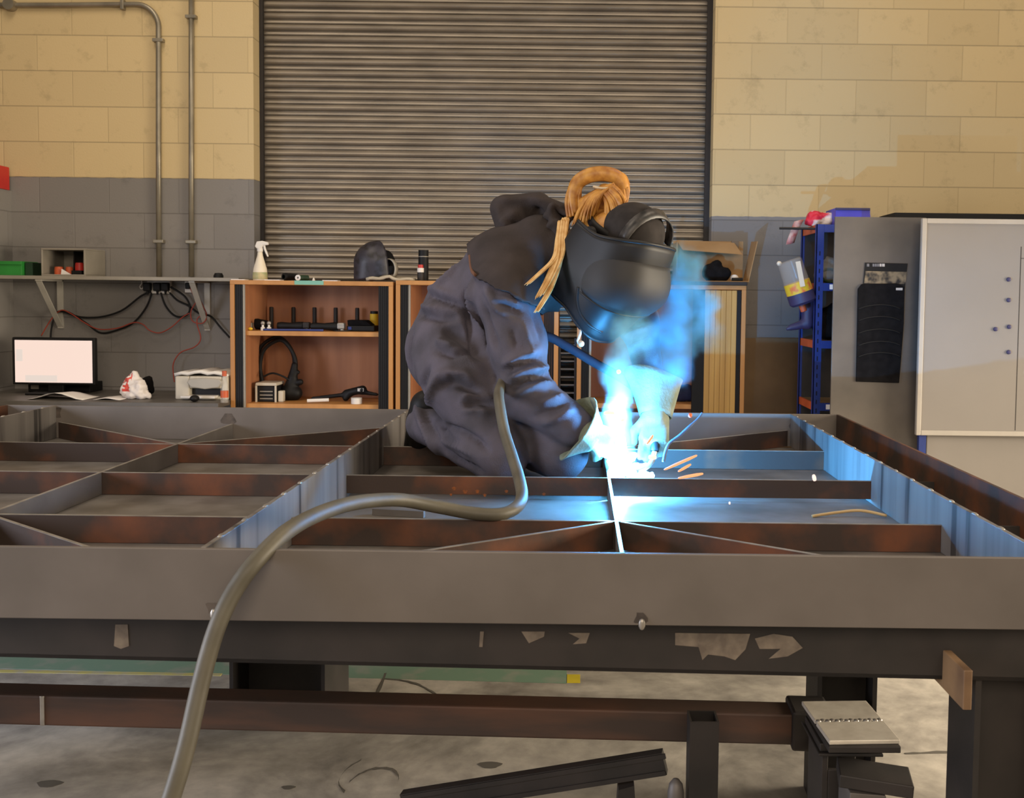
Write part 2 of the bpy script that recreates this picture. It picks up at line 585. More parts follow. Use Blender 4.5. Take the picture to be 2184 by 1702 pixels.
def vnormals(V, F):
    n = np.cross(V[F[:, 2]] - V[F[:, 0]], V[F[:, 3]] - V[F[:, 1]])
    N = np.zeros_like(V)
    for k in range(4):
        np.add.at(N, F[:, k], n)
    return N / np.maximum(np.linalg.norm(N, axis=1), 1e-9)[:, None]


def blob(name, caps, m, parent=None, h=0.01, k=0.02, sm=1, lump=0.0, lscale=12, folds=(), pad=0.05, floor=None):
    """caps: list of (a, b, ra, rb) or ('e', c, r)"""
    pts = []
    for c in caps:
        if isinstance(c[0], str):
            pts += [np.asarray(c[1]) - np.asarray(c[2]), np.asarray(c[1]) + np.asarray(c[2])]
        else:
            for p, r in ((c[0], c[2]), (c[1], c[3])):
                pts += [np.asarray(p, float) - r, np.asarray(p, float) + r]
    pts = np.array(pts)

    def fn(P):
        d = None
        for c in caps:
            e = sd_ell(P, c[1], c[2]) if isinstance(c[0], str) else sd_caps(P, *c)
            d = e if d is None else smin(d, e, k)
        return d if floor is None else np.maximum(d, floor + 0.001 - P[..., 2])
    V, F = surface_nets(fn, pts.min(0) - pad, pts.max(0) + pad, h)
    V = smooth_verts(V, F, sm)
    if lump:
        N = vnormals(V, F)
        dsp = np.array([mnoise.fractal(Vector(p * lscale), 0.8, 2.0, 4) for p in V])
        V = V + N * (dsp * lump)[:, None]
    if folds:
        V = sculpt(V, F, folds)
    if floor is not None:
        V[:, 2] = np.maximum(V[:, 2], floor + 0.0006)
    mb = MB().raw(V, [tuple(f) for f in F])
    return mb.build(name, m, parent, smooth=True), V, F


def sculpt(V, F, folds):
    """folds: (pixel polyline, amplitude, width): a crease or ridge pressed into the surface that faces the viewer there"""
    N = vnormals(V, F)
    bvh = BVHTree.FromPolygons([Vector(p) for p in V], [tuple(f) for f in F])
    disp = np.zeros(len(V))
    for poly, amp, wid in folds:
        pts = []
        for i in range(len(poly) - 1):
            a, b = np.array(poly[i], float), np.array(poly[i + 1], float)
            m_ = max(2, int(np.linalg.norm(b - a) / 6))
            for t in np.linspace(0, 1, m_, endpoint=(i == len(poly) - 2)):
                pts.append(a + (b - a) * t)
        P3 = []
        for i, p in enumerate(pts):
            d = Vector(at(p[0], p[1], 3.0) - CAM_O).normalized()
            hit = bvh.ray_cast(Vector(CAM_O), d)
            if hit[0] is not None:
                P3.append((np.array(hit[0]), i / max(1, len(pts) - 1)))
        best = np.zeros(len(V))
        for q, t in P3:
            dd = np.linalg.norm(V - q, axis=1)
            taper = min(1.0, 4 * t + 0.15, 4 * (1 - t) + 0.15)
            g = np.exp(-(dd / wid) ** 2) * taper
            best = np.maximum(best, g)
        disp += amp * best
    return V + N * disp[:, None]

# ------------------------------------------------------------------ the hall
X_SHL = float(at(541, 300, Y_WALL)[0])
X_SHR = float(at(1521, 300, Y_WALL)[0])
X_LEFT = float(at(26, 500, Y_WALL)[0])
Z_L = Z_COURSE
Z_R = float(at(1700, 463, Y_WALL)[2])
CREAM = (0.585, 0.450, 0.238)
GREY = (0.215, 0.200, 0.185)
wl = MB().box((-5.2, Y_WALL, 0), (X_SHL, Y_WALL + 0.3, 4.6)).build('wall_back_left', block_material('blocks_left', Z_L, CREAM, GREY, 0.18))
wl.data.transform(Matrix.Translation(wl.location)); wl.location = (0, 0, 0)
struct(wl)
wr = MB().box((X_SHR, Y_WALL, 0), (5.2, Y_WALL + 0.3, 4.6)).build('wall_back_right', block_material('blocks_right', Z_R, CREAM, GREY, 0.10))
wr.data.transform(Matrix.Translation(wr.location)); wr.location = (0, 0, 0)
struct(wr)
Z_PART = float(at(26, 406, Y_WALL - 0.03)[2])
ws = MB().box((X_LEFT - 0.3, 4.6, 0), (X_LEFT, Y_WALL - 0.0005, Z_PART)).build('wall_left', bpy.data.materials['blocks_left'])
ws.data.transform(Matrix.Translation(ws.location)); ws.location = (0, 0, 0)
struct(ws)

# roller shutter: one curtain of curved laths
mb = MB()
Y_SH = 6.90
prof = []
pitch = 0.0745
nl = 60
for i in range(nl):
    z = i * pitch
    for t, d in ((0.00, -0.004), (0.03, 0.012), (0.07, 0.022), (0.13, 0.029), (0.21, 0.031), (0.30, 0.028), (0.39, 0.0225), (0.46, 0.0165), (0.50, 0.010), (0.52, -0.012),
                 (0.585, -0.012), (0.60, 0.004), (0.64, 0.0085), (0.72, 0.0095), (0.79, 0.0085), (0.84, 0.0055), (0.86, -0.012), (0.97, -0.012)):
        prof.append((z + t * pitch, d))
rows = [[(X_SHL - 0.1, Y_SH - d, z), (X_SHR + 0.1, Y_SH - d, z)] for z, d in prof]
mb.grid(rows)
sh = mb.build('door_1', M_SHUT, smooth='auto')
struct(sh, 'closed grey steel roller shutter')
for nm, x in (('trim_1', X_SHL + 0.012), ('trim_2', X_SHR - 0.012)):
    struct(MB().box((x - 0.022, Y_SH - 0.075, 0), (x + 0.012, Y_SH - 0.045, 4.5)).build(nm, M_DARK), 'dark shutter guide channel')

# floor
def floor_material():
    m = bpy.data.materials.new('concrete_floor'); m.use_nodes = True
    nt = m.node_tree; N, Lk = nt.nodes, nt.links
    b = N['Principled BSDF']; b.inputs['Roughness'].default_value = 0.7
    tc = N.new('ShaderNodeTexCoord')
    n1 = N.new('ShaderNodeTexNoise'); n1.inputs['Scale'].default_value = 1.6; n1.inputs['Detail'].default_value = 8; n1.inputs['Roughness'].default_value = 0.65
    n1.inputs['Distortion'].default_value = 0.6
    Lk.new(tc.outputs['Object'], n1.inputs['Vector'])
    r = N.new('ShaderNodeValToRGB')
    r.color_ramp.elements[0].position = 0.34; r.color_ramp.elements[0].color = (0.20, 0.18, 0.155, 1)
    r.color_ramp.elements[1].position = 0.62; r.color_ramp.elements[1].color = (0.50, 0.455, 0.385, 1)
    Lk.new(n1.outputs['Fac'], r.inputs['Fac'])
    n2 = N.new('ShaderNodeTexNoise'); n2.inputs['Scale'].default_value = 16; n2.inputs['Detail'].default_value = 6
    Lk.new(tc.outputs['Object'], n2.inputs['Vector'])
    mr = N.new('ShaderNodeMapRange'); mr.inputs[1].default_value = 0.3; mr.inputs[2].default_value = 0.75; mr.inputs[3].default_value = 1.12; mr.inputs[4].default_value = 0.75
    Lk.new(n2.outputs['Fac'], mr.inputs[0])
    mx = N.new('ShaderNodeMix'); mx.data_type = 'RGBA'; mx.blend_type = 'MULTIPLY'; mx.inputs[0].default_value = 1
    Lk.new(r.outputs['Color'], mx.inputs[6]); Lk.new(mr.outputs[0], mx.inputs[7])
    Lk.new(mx.outputs[2], b.inputs['Base Color'])
    bp = N.new('ShaderNodeBump'); bp.inputs['Strength'].default_value = 0.15; bp.inputs['Distance'].default_value = 0.01
    Lk.new(n2.outputs['Fac'], bp.inputs['Height']); Lk.new(bp.outputs['Normal'], b.inputs['Normal'])
    return m


fl = MB().box((-7, -3, -0.1), (7, 7.1, 0)).build('floor', floor_material())
struct(fl)
M_GRPAINT = mat('worn_green_floor_paint', (0.17, 0.27, 0.19), 0.7, col2=(0.27, 0.29, 0.23), scale=9, lo=0.3, hi=0.5)
M_YLPAINT = mat('worn_yellow_floor_paint', (0.50, 0.44, 0.14), 0.7, col2=(0.40, 0.365, 0.27), scale=14, lo=0.35, hi=0.55)
g0 = atz(0, 1424, 0.0); g1 = atz(1208, 1458, 0.0)
mb = MB()
mb.prism([(g0[0] - 1.5, g0[1] + 0.05, 0), (g1[0], g1[1], 0), (g1[0], g1[1] + 0.30, 0), (g0[0] - 1.5, g0[1] + 0.35, 0)], (0, 0, 0.001))
struct(mb.build('trim_3', M_GRPAINT), 'worn green painted band across the floor')
mb = MB()
mb.prism([(g1[0] + 0.002, g1[1] + 0.005, 0), (g1[0] + 0.05, g1[1] + 0.006, 0), (g1[0] + 0.05, g1[1] + 0.09, 0), (g1[0] + 0.002, g1[1] + 0.09, 0)], (0, 0, 0.001))
struct(mb.build('trim_4', mat('yellow_floor_paint', (0.62, 0.48, 0.02), 0.7, var=0.1)), 'yellow square at the end of the green floor band')
mb = MB()
y0 = atz(0, 1432, 0.0); y1 = atz(470, 1442, 0.0)
mb.prism([(y0[0] - 1.0, y0[1] - 0.00, 0), (y1[0], y1[1], 0), (y1[0], y1[1] + 0.024, 0), (y0[0] - 1.0, y0[1] + 0.026, 0)], (0, 0, 0.0014))
struct(mb.build('trim_5', M_YLPAINT), 'worn yellow line along the green floor band')
M_CRACK = mat('crack_dirt', (0.10, 0.088, 0.070), 0.9, var=0.2)


def crack(pts, w):
    P = [Vector(atz(x, y, 0.0)) for x, y in pts]
    ws_ = [w * (0.4 + random.random()) for _ in P]
    rows = [[(p.x - a, p.y - 0.002, 0.0012), (p.x + a, p.y + 0.002, 0.0012)] for p, a in zip(P, ws_)]
    MB().grid(rows).build('floor_crack', M_CRACK, fl)


crack([(822, 1436), (818, 1450), (810, 1468), (803, 1485), (794, 1505)], 0.006)
for pts in ([(822, 1448), (860, 1452), (895, 1462), (920, 1475), (940, 1487)], [(900, 1500), (935, 1490), (965, 1485), (1010, 1485)],
            [(1020, 1507), (1060, 1496), (1090, 1490), (1140, 1493), (1210, 1499)], [(1930, 1608), (1980, 1606), (2060, 1604)],
            [(735, 1690), (722, 1668), (740, 1640), (770, 1622)], [(745, 1668), (770, 1650), (800, 1640), (830, 1640), (848, 1652), (850, 1664)]):
    P = [Vector(atz(x, y, 0.0)) for x, y in pts]
    P = spline(P, 4)
    rows = [[(p.x, p.y - 0.006 * (0.5 + random.random()), 0.0012), (p.x, p.y + 0.008 * (0.5 + random.random()), 0.0012)] for p in P]
    MB().grid(rows).build('floor_crack', M_CRACK, fl)
for (x, y, r) in ((105, 1672, 0.022), (1045, 1632, 0.022), (615, 1680, 0.012)):
    c = atz(x, y, 0.0)
    MB().prism([(c[0] + r * 1.6 * math.cos(a) * (1 + 0.2 * math.sin(3 * a)), c[1] + r * math.sin(a), 0.0) for a in np.linspace(0, 2 * PI, 14)[:-1]], (0, 0, 0.0012)).build('floor_stain', M_CRACK, fl)

# red box capping the low partition wall
a = at(28, 357, Y_WALL - 0.03)
o = MB().box((X_LEFT - 0.30, 4.6, Z_PART + 0.0005), (X_LEFT + 0.006, Y_WALL - 0.03, a[2])).build('red_box', M_RED, bevel=0.003)
tag(o, 'long plain red box on top of the grey partition at the far left edge', 'box')

# conduits
YC = Y_WALL - 0.022
pz = lambda x, y: at(x, y, YC)
t = thing('conduit_pipe', at(340, 590, YC), 'grey steel conduit bending down the wall from a round junction box', 'conduit', 'wall conduits')
path = [pz(-60, 10), pz(20, 11), pz(120, 11), pz(200, 10), pz(290, 9)]
arc = [pz(290 + 48 * math.sin(q), 57 - 48 * math.cos(q)) for q in np.linspace(0.15, PI / 2, 10)]
MB().tube([*path, *arc, pz(338, 300), pz(339, 590)], 0.0165, 10).build('pipe', M_CONDUIT, t, smooth=True)
c = pz(23, 11)
MB().lathe([(0.0, -0.035), (0.036, -0.035), (0.036, 0.02), (0.0, 0.02)], c, (0, 1, 0), 20, caps=False).build('junction_box', M_CONDUIT, t, smooth='auto')
for x, y, hor in ((262, 10, 1), (338, 86, 0), (339, 515, 0)):
    c = pz(x, y)
    mb = MB()
    if hor:
        mb.box((c[0] - 0.011, YC - 0.02, c[2] - 0.032), (c[0] + 0.011, YC + 0.022, c[2] + 0.032))
    else:
        mb.box((c[0] - 0.034, YC - 0.02, c[2] - 0.011), (c[0] + 0.034, YC + 0.022, c[2] + 0.011))
    mb.build('saddle_clip', M_CONDUIT, t, bevel=0.004)
t = thing('conduit_pipe', at(408, 590, YC), 'straight grey steel conduit running down the wall beside the roller shutter', 'conduit', 'wall conduits')
MB().tube([pz(408, -60), pz(408, 300), pz(408, 590)], 0.0165, 10).build('pipe', M_CONDUIT, t, smooth=True)
for x, y in ((408, 36), (408, 516)):
    c = pz(x, y)
    MB().box((c[0] - 0.034, YC - 0.02, c[2] - 0.011), (c[0] + 0.034, YC + 0.022, c[2] + 0.011)).build('saddle_clip', M_CONDUIT, t, bevel=0.004)

# wall shelf
SH_Z = float(at(250, 590, 6.45)[2])
xs0, xs1 = X_LEFT, float(at(520, 590, 6.5)[0])
t = thing('wall_shelf', ((xs0 + xs1) / 2, Y_WALL, SH_Z - 0.02), 'long thin grey shelf on two pale wall brackets above the desk', 'shelf')
MB().box((xs0, 6.40, SH_Z - 0.022), (xs1, Y_WALL, SH_Z)).build('board', M_BOX, t, bevel=0.002)
M_BRK = mat('pale_bracket', (0.46, 0.43, 0.37), 0.5, var=0.1)
for (ux, uy, lx, ly) in ((112, 598, 128, 700), (438, 598, 442, 705)):
    top = at(lx, 598, Y_WALL - 0.006); bot = at(lx, ly, Y_WALL - 0.006)
    front = at(ux, uy, 6.46)
    x = top[0]
    mb = MB()
    mb.box((x - 0.018, Y_WALL - 0.012, bot[2]), (x + 0.018, Y_WALL, SH_Z - 0.022))
    mb.box((x - 0.018, 6.42, SH_Z - 0.032), (x + 0.018, Y_WALL, SH_Z - 0.022))
    mb.bar((x - 0.0, 6.43, SH_Z - 0.034), (x, Y_WALL - 0.010, bot[2] + 0.01), 0.036, 0.006, up=(0, 1, 0.8))
    mb.build('bracket', M_BRK, t)

# things on the shelf
def open_box(name, x0, x1, yf, yb, z0, z1, th, m, parent=None):
    mb = MB()
    mb.box((x0, yf, z0), (x1, yb, z0 + th)); mb.box((x0, yf, z1 - th), (x1, yb, z1))
    mb.box((x0, yf, z0 + th), (x0 + th, yb, z1 - th)); mb.box((x1 - th, yf, z0 + th), (x1, yb, z1 - th))
    mb.box((x0 + th, yb - th, z0 + th), (x1 - th, yb, z1 - th))
    return mb.build(name, m, parent, bevel=0.002)


def bin_mesh(mb, x0, x1, y0, y1, z0, z1, th=0.004, taper=0.0):
    """open-topped box with walls"""
    for (ax, bx, ay, by) in ((x0, x1, y0, y0 + th), (x0, x1, y1 - th, y1), (x0, x0 + th, y0 + th, y1 - th), (x1 - th, x1, y0 + th, y1 - th)):
        mb.box((ax, ay, z0), (bx, by, z1))
    mb.box((x0 + th, y0 + th, z0), (x1 - th, y1 - th, z0 + th))
    return mb


a, c = at(-20, 558, 6.42), at(46, 585, 6.42)
t = thing('storage_bin', ((a[0] + c[0]) / 2, 6.5, SH_Z), 'bright green plastic storage bin at the left end of the wall shelf', 'bin')
bin_mesh(MB(), a[0], c[0], 6.42, 6.62, SH_Z, SH_Z + 0.088).build('tray', M_GREEN, t, bevel=0.003)
MB().box((a[0], 6.412, SH_Z + 0.066), (c[0] + 0.004, 6.42, SH_Z + 0.088)).build('rim', M_GREEN, t, bevel=0.003)
x0, x1 = at(48, 570, 6.42)[0], at(78, 570, 6.5)[0]
t = thing('storage_bin', ((x0 + x1) / 2, 6.5, SH_Z), 'small dark green bin between the bright green bin and the grey box', 'bin')
bin_mesh(MB(), x0, x1, 6.45, 6.62, SH_Z, SH_Z + 0.082).build('tray', M_DGREEN, t, bevel=0.004)
MB().box((x0 + 0.008, 6.46, SH_Z + 0.01), (x1 - 0.008, 6.61, SH_Z + 0.06)).build('contents', M_BLACKC, t, bevel=0.01)
a, c = at(87, 529, 6.415), at(182, 585, 6.415)
t = thing('metal_box', ((a[0] + c[0]) / 2, 6.55, SH_Z), 'grey open-fronted metal box holding red and orange pieces on the wall shelf', 'box')
open_box('casing', a[0], c[0], 6.415, 6.69, SH_Z, a[2], 0.010, M_BOX, t)
xm = a[0] + (c[0] - a[0]) * 0.47
MB().box((xm, 6.56, SH_Z + 0.01), (xm + 0.006, 6.68, a[2] - 0.012)).build('divider', M_DARK, t)
for i, (px, r, m, lb, nm) in enumerate(((126, 0.027, M_ORANGE, 'round orange cap inside the grey shelf box', 'cap'), (148, 0.022, M_ORANGE, 'orange cap with a pale slip in the grey shelf box', 'cap'), (170, 0.026, M_RED, 'round red cap at the right inside the grey shelf box', 'cap'))):
    p = at(px, 576, 6.50)
    zz = SH_Z + 0.010
    if i == 2:
        MB().box((p[0] - 0.035, 6.46, zz), (p[0] + 0.03, 6.54, zz + 0.026)).build('packet', M_BLACK, None, bevel=0.004)
        o = bpy.data.objects['packet']; tag(o, 'flat dark packet under the red cap in the grey shelf box', 'packet')
        zz += 0.0265
    o = MB().lathe([(0, 0), (r, 0), (r * 1.02, 0.03), (r * 0.9, 0.048), (0, 0.05)], (p[0], 6.50, zz), n=16, caps=False).build('bottle_cap', m, smooth='auto')
    tag(o, lb, 'cap', 'caps in the grey box')
    if i == 1:
        q = MB().prism([(p[0] - 0.035, 6.462, zz), (p[0] + 0.03, 6.462, zz), (p[0] - 0.03, 6.462, zz + 0.035)], (0, 0.004, 0)).build('paper_slip', M_PAPER)
        tag(q, 'pale torn paper slip leaning in the grey shelf box', 'paper')
p = at(466, 587, 6.5)
o = MB().lathe([(0, 0), (0.03, 0), (0.03, 0.014), (0.022, 0.03), (0, 0.032)], (p[0], 6.5, SH_Z), n=16, caps=False).build('adapter_plug', M_BLACK, smooth='auto')
tag(o, 'small black plug lying alone near the right end of the wall shelf', 'plug')

# sockets, plugs and cables on the wall
p = at(343, 612, Y_WALL)
t = thing('wall_socket', p, 'double wall socket below the shelf with black plugs and cables', 'socket')
MB().box((p[0] - 0.075, Y_WALL - 0.035, p[2] - 0.043), (p[0] + 0.075, Y_WALL, p[2] + 0.043)).build('faceplate', M_WHITE, t, bevel=0.004)
CABLES = []
for i, px in enumerate((322, 343, 360)):
    q = at(px, 612, Y_WALL)
    o = thing('power_plug', (q[0], Y_WALL - 0.035, q[2]), ['left', 'middle', 'right'][i] + ' black plug in the double wall socket under the shelf', 'plug', 'plugs in the wall socket')
    MB().box((q[0] - 0.024, Y_WALL - 0.075, q[2] - 0.027), (q[0] + 0.024, Y_WALL - 0.0352, q[2] + 0.027)).build('plug_body', M_BLACK, o, bevel=0.008)
    MB().cyl((q[0], Y_WALL - 0.055, q[2] - 0.025), (q[0], Y_WALL - 0.055, q[2] - 0.05), 0.008, 0.006, 10).build('strain_relief', M_BLACK, o)
p = at(404, 610, Y_WALL)
t = thing('wall_socket', p, 'single wall socket with an orange cable plug behind the right shelf bracket', 'socket')
MB().box((p[0] - 0.02, Y_WALL - 0.03, p[2] - 0.043), (p[0] + 0.04, Y_WALL, p[2] + 0.043)).build('faceplate', M_WHITE, t, bevel=0.004)
MB().box((p[0] - 0.008, Y_WALL - 0.06, p[2] - 0.02), (p[0] + 0.025, Y_WALL - 0.03, p[2] + 0.02)).build('socket_insert', M_BLACK, t, bevel=0.005)
M_OCAB = mat('orange_cable', (0.34, 0.045, 0.022), 0.5, var=0.1)


def wall_cable(name, pts, r, m, label, off=0.022):
    o = MB().tube(spline([at(x, y, Y_WALL - off) for x, y in pts], 8), r, 8).build(name, m, smooth=True)
    return tag(o, label, 'cable', 'cables on the block wall')


wall_cable('power_cable', [(322, 622), (300, 632), (260, 662), (215, 676), (170, 676), (132, 664), (118, 672), (110, 700), (108, 722)], 0.0062, M_BLACK, 'black cable sagging left from the wall socket to the monitor', 0.05)
wall_cable('power_cable', [(324, 624), (312, 655), (285, 688), (250, 704), (215, 710), (185, 690), (150, 668), (132, 664)], 0.0062, M_BLACK, 'black cable hanging in the lowest loop left of the socket', 0.03)
wall_cable('power_cable', [(343, 624), (352, 650), (368, 670), (385, 676), (402, 668), (404, 650), (392, 630), (364, 612)], 0.0062, M_BLACK, 'black cable looping in a ring between the two wall sockets', 0.04)
wall_cable('power_cable', [(360, 622), (378, 640), (402, 652), (425, 668), (450, 675), (470, 698), (490, 720)], 0.0062, M_BLACK, 'black cable running right from the socket behind the wooden cabinet', 0.03)
wall_cable('extension_cord', [(406, 615), (418, 640), (432, 660), (440, 678), (430, 690), (410, 684), (408, 662), (424, 640), (434, 655), (440, 672), (424, 676), (420, 690), (428, 722), (415, 740), (385, 752), (370, 775), (370, 800), (372, 815)], 0.0038, M_OCAB, 'orange cable knotted on the right shelf bracket and hanging to the printer', 0.075)
wall_cable('extension_cord', [(404, 668), (390, 676), (365, 698), (340, 710), (318, 704), (305, 692), (285, 688), (250, 700), (210, 702), (180, 688), (150, 668), (130, 662), (110, 680), (88, 716)], 0.0038, M_OCAB, 'thin red orange cable wandering left across the wall to the monitor', 0.062)
p = at(304, 605, Y_WALL)
o = MB().tube(spline([(p[0], Y_WALL - 0.01, SH_Z - 0.022), (p[0], Y_WALL - 0.012, p[2]), (p[0] - 0.012, Y_WALL - 0.014, p[2] - 0.02), (p[0], Y_WALL - 0.014, p[2] - 0.034), (p[0] + 0.014, Y_WALL - 0.014, p[2] - 0.018)], 6), 0.004, 8).build('wall_hook', M_WHITE, smooth=True)
tag(o, 'small white ring hook under the shelf left of the socket', 'hook')

# desk with things
DZ = 0.76
XD1 = float(at(488, 860, 6.1)[0])
t = thing('desk', ((X_LEFT + XD1) / 2, 6.3, 0), 'dark grey desk top against the block wall at the left', 'desk')
M_DESK = mat('grey_desk_top', (0.10, 0.088, 0.075), 0.5, var=0.15)
MB().box((X_LEFT + 0.002, 5.95, DZ - 0.03), (XD1 - 0.01, Y_WALL - 0.002, DZ)).build('desk_top', M_DESK, t, bevel=0.003)
for x in (X_LEFT + 0.08, XD1 - 0.08):
    for y in (6.02, 6.62):
        MB().box((x - 0.025, y - 0.025, 0), (x + 0.025, y + 0.025, DZ - 0.03)).build('leg', M_DARK, t)
# monitor
YM = 6.36
a, c = at(25, 719, YM), at(203, 822, YM)
t = thing('computer_monitor', ((a[0] + c[0]) / 2, YM, DZ), 'flat black monitor with a lit white screen on the desk', 'monitor')
MB().box((a[0], YM, c[2]), (c[0], YM + 0.04, a[2])).build('bezel', M_BLACK, t, bevel=0.006)
a2, c2 = at(31, 725, YM - 0.003), at(197, 817, YM - 0.003)
M_SCREEN = mat('lit_screen', (0.0, 0.0, 0.0), 0.4, var=0, emit=s2l(250, 222, 207), estr=1.0)
scr = MB().box((a2[0], YM - 0.003, c2[2]), (c2[0], YM + 0.001, a2[2])).build('screen', M_SCREEN, t)
M_SCR2 = mat('screen_panel', (0, 0, 0), 0.4, var=0, emit=s2l(232, 216, 204), estr=1.0)
for (x0, y0, x1, y1) in ((54, 800, 122, 814), (34, 745, 48, 770)):
    p, q = at(x0, y0, YM - 0.004), at(x1, y1, YM - 0.004)
    MB().box((p[0], YM - 0.0042, q[2]), (q[0], YM - 0.002, p[2])).build('screen_window', M_SCR2, scr)
mx = (a[0] + c[0]) / 2
MB().box((mx - 0.05, YM + 0.02, DZ + 0.01), (mx + 0.05, YM + 0.05, c[2] + 0.05)).build('stand', M_BLACK, t, bevel=0.006)
MB().box((mx - 0.14, YM - 0.08, DZ), (mx + 0.14, YM + 0.12, DZ + 0.014)).build('foot', M_BLACK, t, bevel=0.006)
x0, x1 = at(48, 840, YM + 0.06)[0], at(182, 840, YM + 0.06)[0]
t = thing('desktop_computer', ((x0 + x1) / 2, YM + 0.2, DZ), 'low black computer case lying on the desk under the monitor', 'computer')
MB().box((x0, YM + 0.125, DZ), (x1, YM + 0.30, DZ + 0.062)).build('case', M_BLACK, t, bevel=0.005)
MB().box((x0 + 0.02, YM + 0.122, DZ + 0.02), (x0 + 0.07, YM + 0.126, DZ + 0.045)).build('badge', M_BOX, t)
# papers
def sheet(pts, z0, bulge, label, nm='paper_sheet'):
    (xa, ya), (xb, yb) = pts
    rows = []
    for i in range(9):
        u = i / 8
        rows.append([(xa + (xb - xa) * u, ya + (yb - ya) * v, z0 + bulge * math.sin(PI * u) ** 2 * (1 - 0.3 * v) + 0.002) for v in np.linspace(0, 1, 5)])
    o = MB().grid(rows).build(nm, M_PAPER, smooth=True, solid=0.001)
    return tag(o, label, 'paper')


p, q = at(62, 858, 6.05), at(182, 858, 6.05)
sheet(((p[0], 6.02), (q[0], 6.24)), DZ, 0.040, 'white paper bulging up on the desk in front of the monitor')
p, q = at(205, 857, 6.08), at(262, 857, 6.08)
sheet(((p[0], 6.04), (q[0], 6.25)), DZ, 0.010, 'flat white paper sheet left of the plastic bag on the desk')
# carrier bag
cx_, cz_ = at(287, 850, 6.15)[0], DZ
bag = [((cx_ - 0.035, 6.17, DZ + 0.05), (cx_ - 0.03, 6.18, DZ + 0.075), 0.055, 0.05), ((cx_ + 0.03, 6.15, DZ + 0.035), (cx_ + 0.07, 6.15, DZ + 0.02), 0.045, 0.025),
       ((cx_ - 0.02, 6.18, DZ + 0.09), (cx_ - 0.008, 6.18, DZ + 0.155), 0.035, 0.018), ((cx_ + 0.0, 6.17, DZ + 0.03), (cx_ + 0.02, 6.17, DZ + 0.06), 0.05, 0.05)]
M_BAG = bpy.data.materials.new('printed_bag'); M_BAG.use_nodes = True
_n = M_BAG.node_tree; _b = _n.nodes['Principled BSDF']; _b.inputs['Roughness'].default_value = 0.45
_tc = _n.nodes.new('ShaderNodeTexCoord'); _w = _n.nodes.new('ShaderNodeTexNoise'); _w.inputs['Scale'].default_value = 34; _w.inputs['Detail'].default_value = 1
_s = _n.nodes.new('ShaderNodeSeparateXYZ'); _n.links.new(_tc.outputs['Object'], _s.inputs[0]); _n.links.new(_tc.outputs['Object'], _w.inputs['Vector'])
_l = _n.nodes.new('ShaderNodeMath'); _l.operation = 'LESS_THAN'; _n.links.new(_s.outputs['X'], _l.inputs[0]); _l.inputs[1].default_value = -0.018
_z = _n.nodes.new('ShaderNodeMath'); _z.operation = 'GREATER_THAN'; _n.links.new(_s.outputs['Z'], _z.inputs[0]); _z.inputs[1].default_value = 0.045
_g = _n.nodes.new('ShaderNodeMath'); _g.operation = 'GREATER_THAN'; _n.links.new(_w.outputs['Fac'], _g.inputs[0]); _g.inputs[1].default_value = 0.5
_m1 = _n.nodes.new('ShaderNodeMath'); _m1.operation = 'MULTIPLY'; _n.links.new(_l.outputs[0], _m1.inputs[0]); _n.links.new(_z.outputs[0], _m1.inputs[1])
_m2 = _n.nodes.new('ShaderNodeMath'); _m2.operation = 'MULTIPLY'; _n.links.new(_m1.outputs[0], _m2.inputs[0]); _n.links.new(_g.outputs[0], _m2.inputs[1])
_x = _n.nodes.new('ShaderNodeMix'); _x.data_type = 'RGBA'; _n.links.new(_m2.outputs[0], _x.inputs[0])
_x.inputs[6].default_value = (0.74, 0.68, 0.64, 1); _x.inputs[7].default_value = (0.62, 0.07, 0.05, 1)
_n.links.new(_x.outputs[2], _b.inputs['Base Color'])
o, _, _ = blob('carrier_bag', bag, M_BAG, floor=DZ, h=0.008, k=0.03, lump=0.014, lscale=22)
tag(o, 'crumpled white plastic carrier bag with red print on the desk', 'bag')
p = at(308, 840, 6.33)
o, _, _ = blob('soft_pouch', [((p[0] - 0.01, 6.32, DZ + 0.04), (p[0] + 0.02, 6.32, DZ + 0.09), 0.035, 0.03), ((p[0] + 0.03, 6.33, DZ + 0.10), (p[0] + 0.03, 6.33, DZ + 0.04), 0.022, 0.03)], M_BLACKC, floor=DZ, h=0.008, k=0.02, lump=0.008)
tag(o, 'black soft pouch behind the white carrier bag on the desk', 'pouch')
# printer
YP = 6.12
a, c = at(370, 792, YP), at(492, 855, YP)
x0, x1, z0, z1 = a[0], float(at(484, 850, YP)[0]), DZ, a[2]
t = thing('inkjet_printer', ((x0 + x1) / 2, YP + 0.15, DZ), 'pale grey inkjet printer on the desk beside the wooden cabinet', 'printer')
H_ = z1 - z0
mb = MB()
sx = lambda u: x0 + (x1 - x0) * u
mb.box((sx(0), YP + 0.02, z0), (sx(0.27), YP + 0.30, z1 - 0.03)); mb.box((sx(0.88), YP + 0.02, z0), (sx(1), YP + 0.30, z1 - 0.03))
mb.box((sx(0.27), YP + 0.02, z0 + H_ * 0.40), (sx(0.88), YP + 0.30, z1 - 0.03)); mb.box((sx(0.27), YP + 0.02, z0), (sx(0.88), YP + 0.30, z0 + H_ * 0.12))
mb.box((sx(0.27), YP + 0.2, z0), (sx(0.88), YP + 0.30, z1 - 0.03))
mb.build('body', M_OFFW, t, bevel=0.008)
mb = MB()
pp = [(sx(0.24), z0 + H_ * 0.62), (sx(0.30), z0 + H_ * 0.74), (sx(0.58), z0 + H_ * 0.78), (sx(0.86), z0 + H_ * 0.74), (sx(0.91), z0 + H_ * 0.62), (sx(0.84), z0 + H_ * 0.44), (sx(0.58), z0 + H_ * 0.38), (sx(0.32), z0 + H_ * 0.44)]
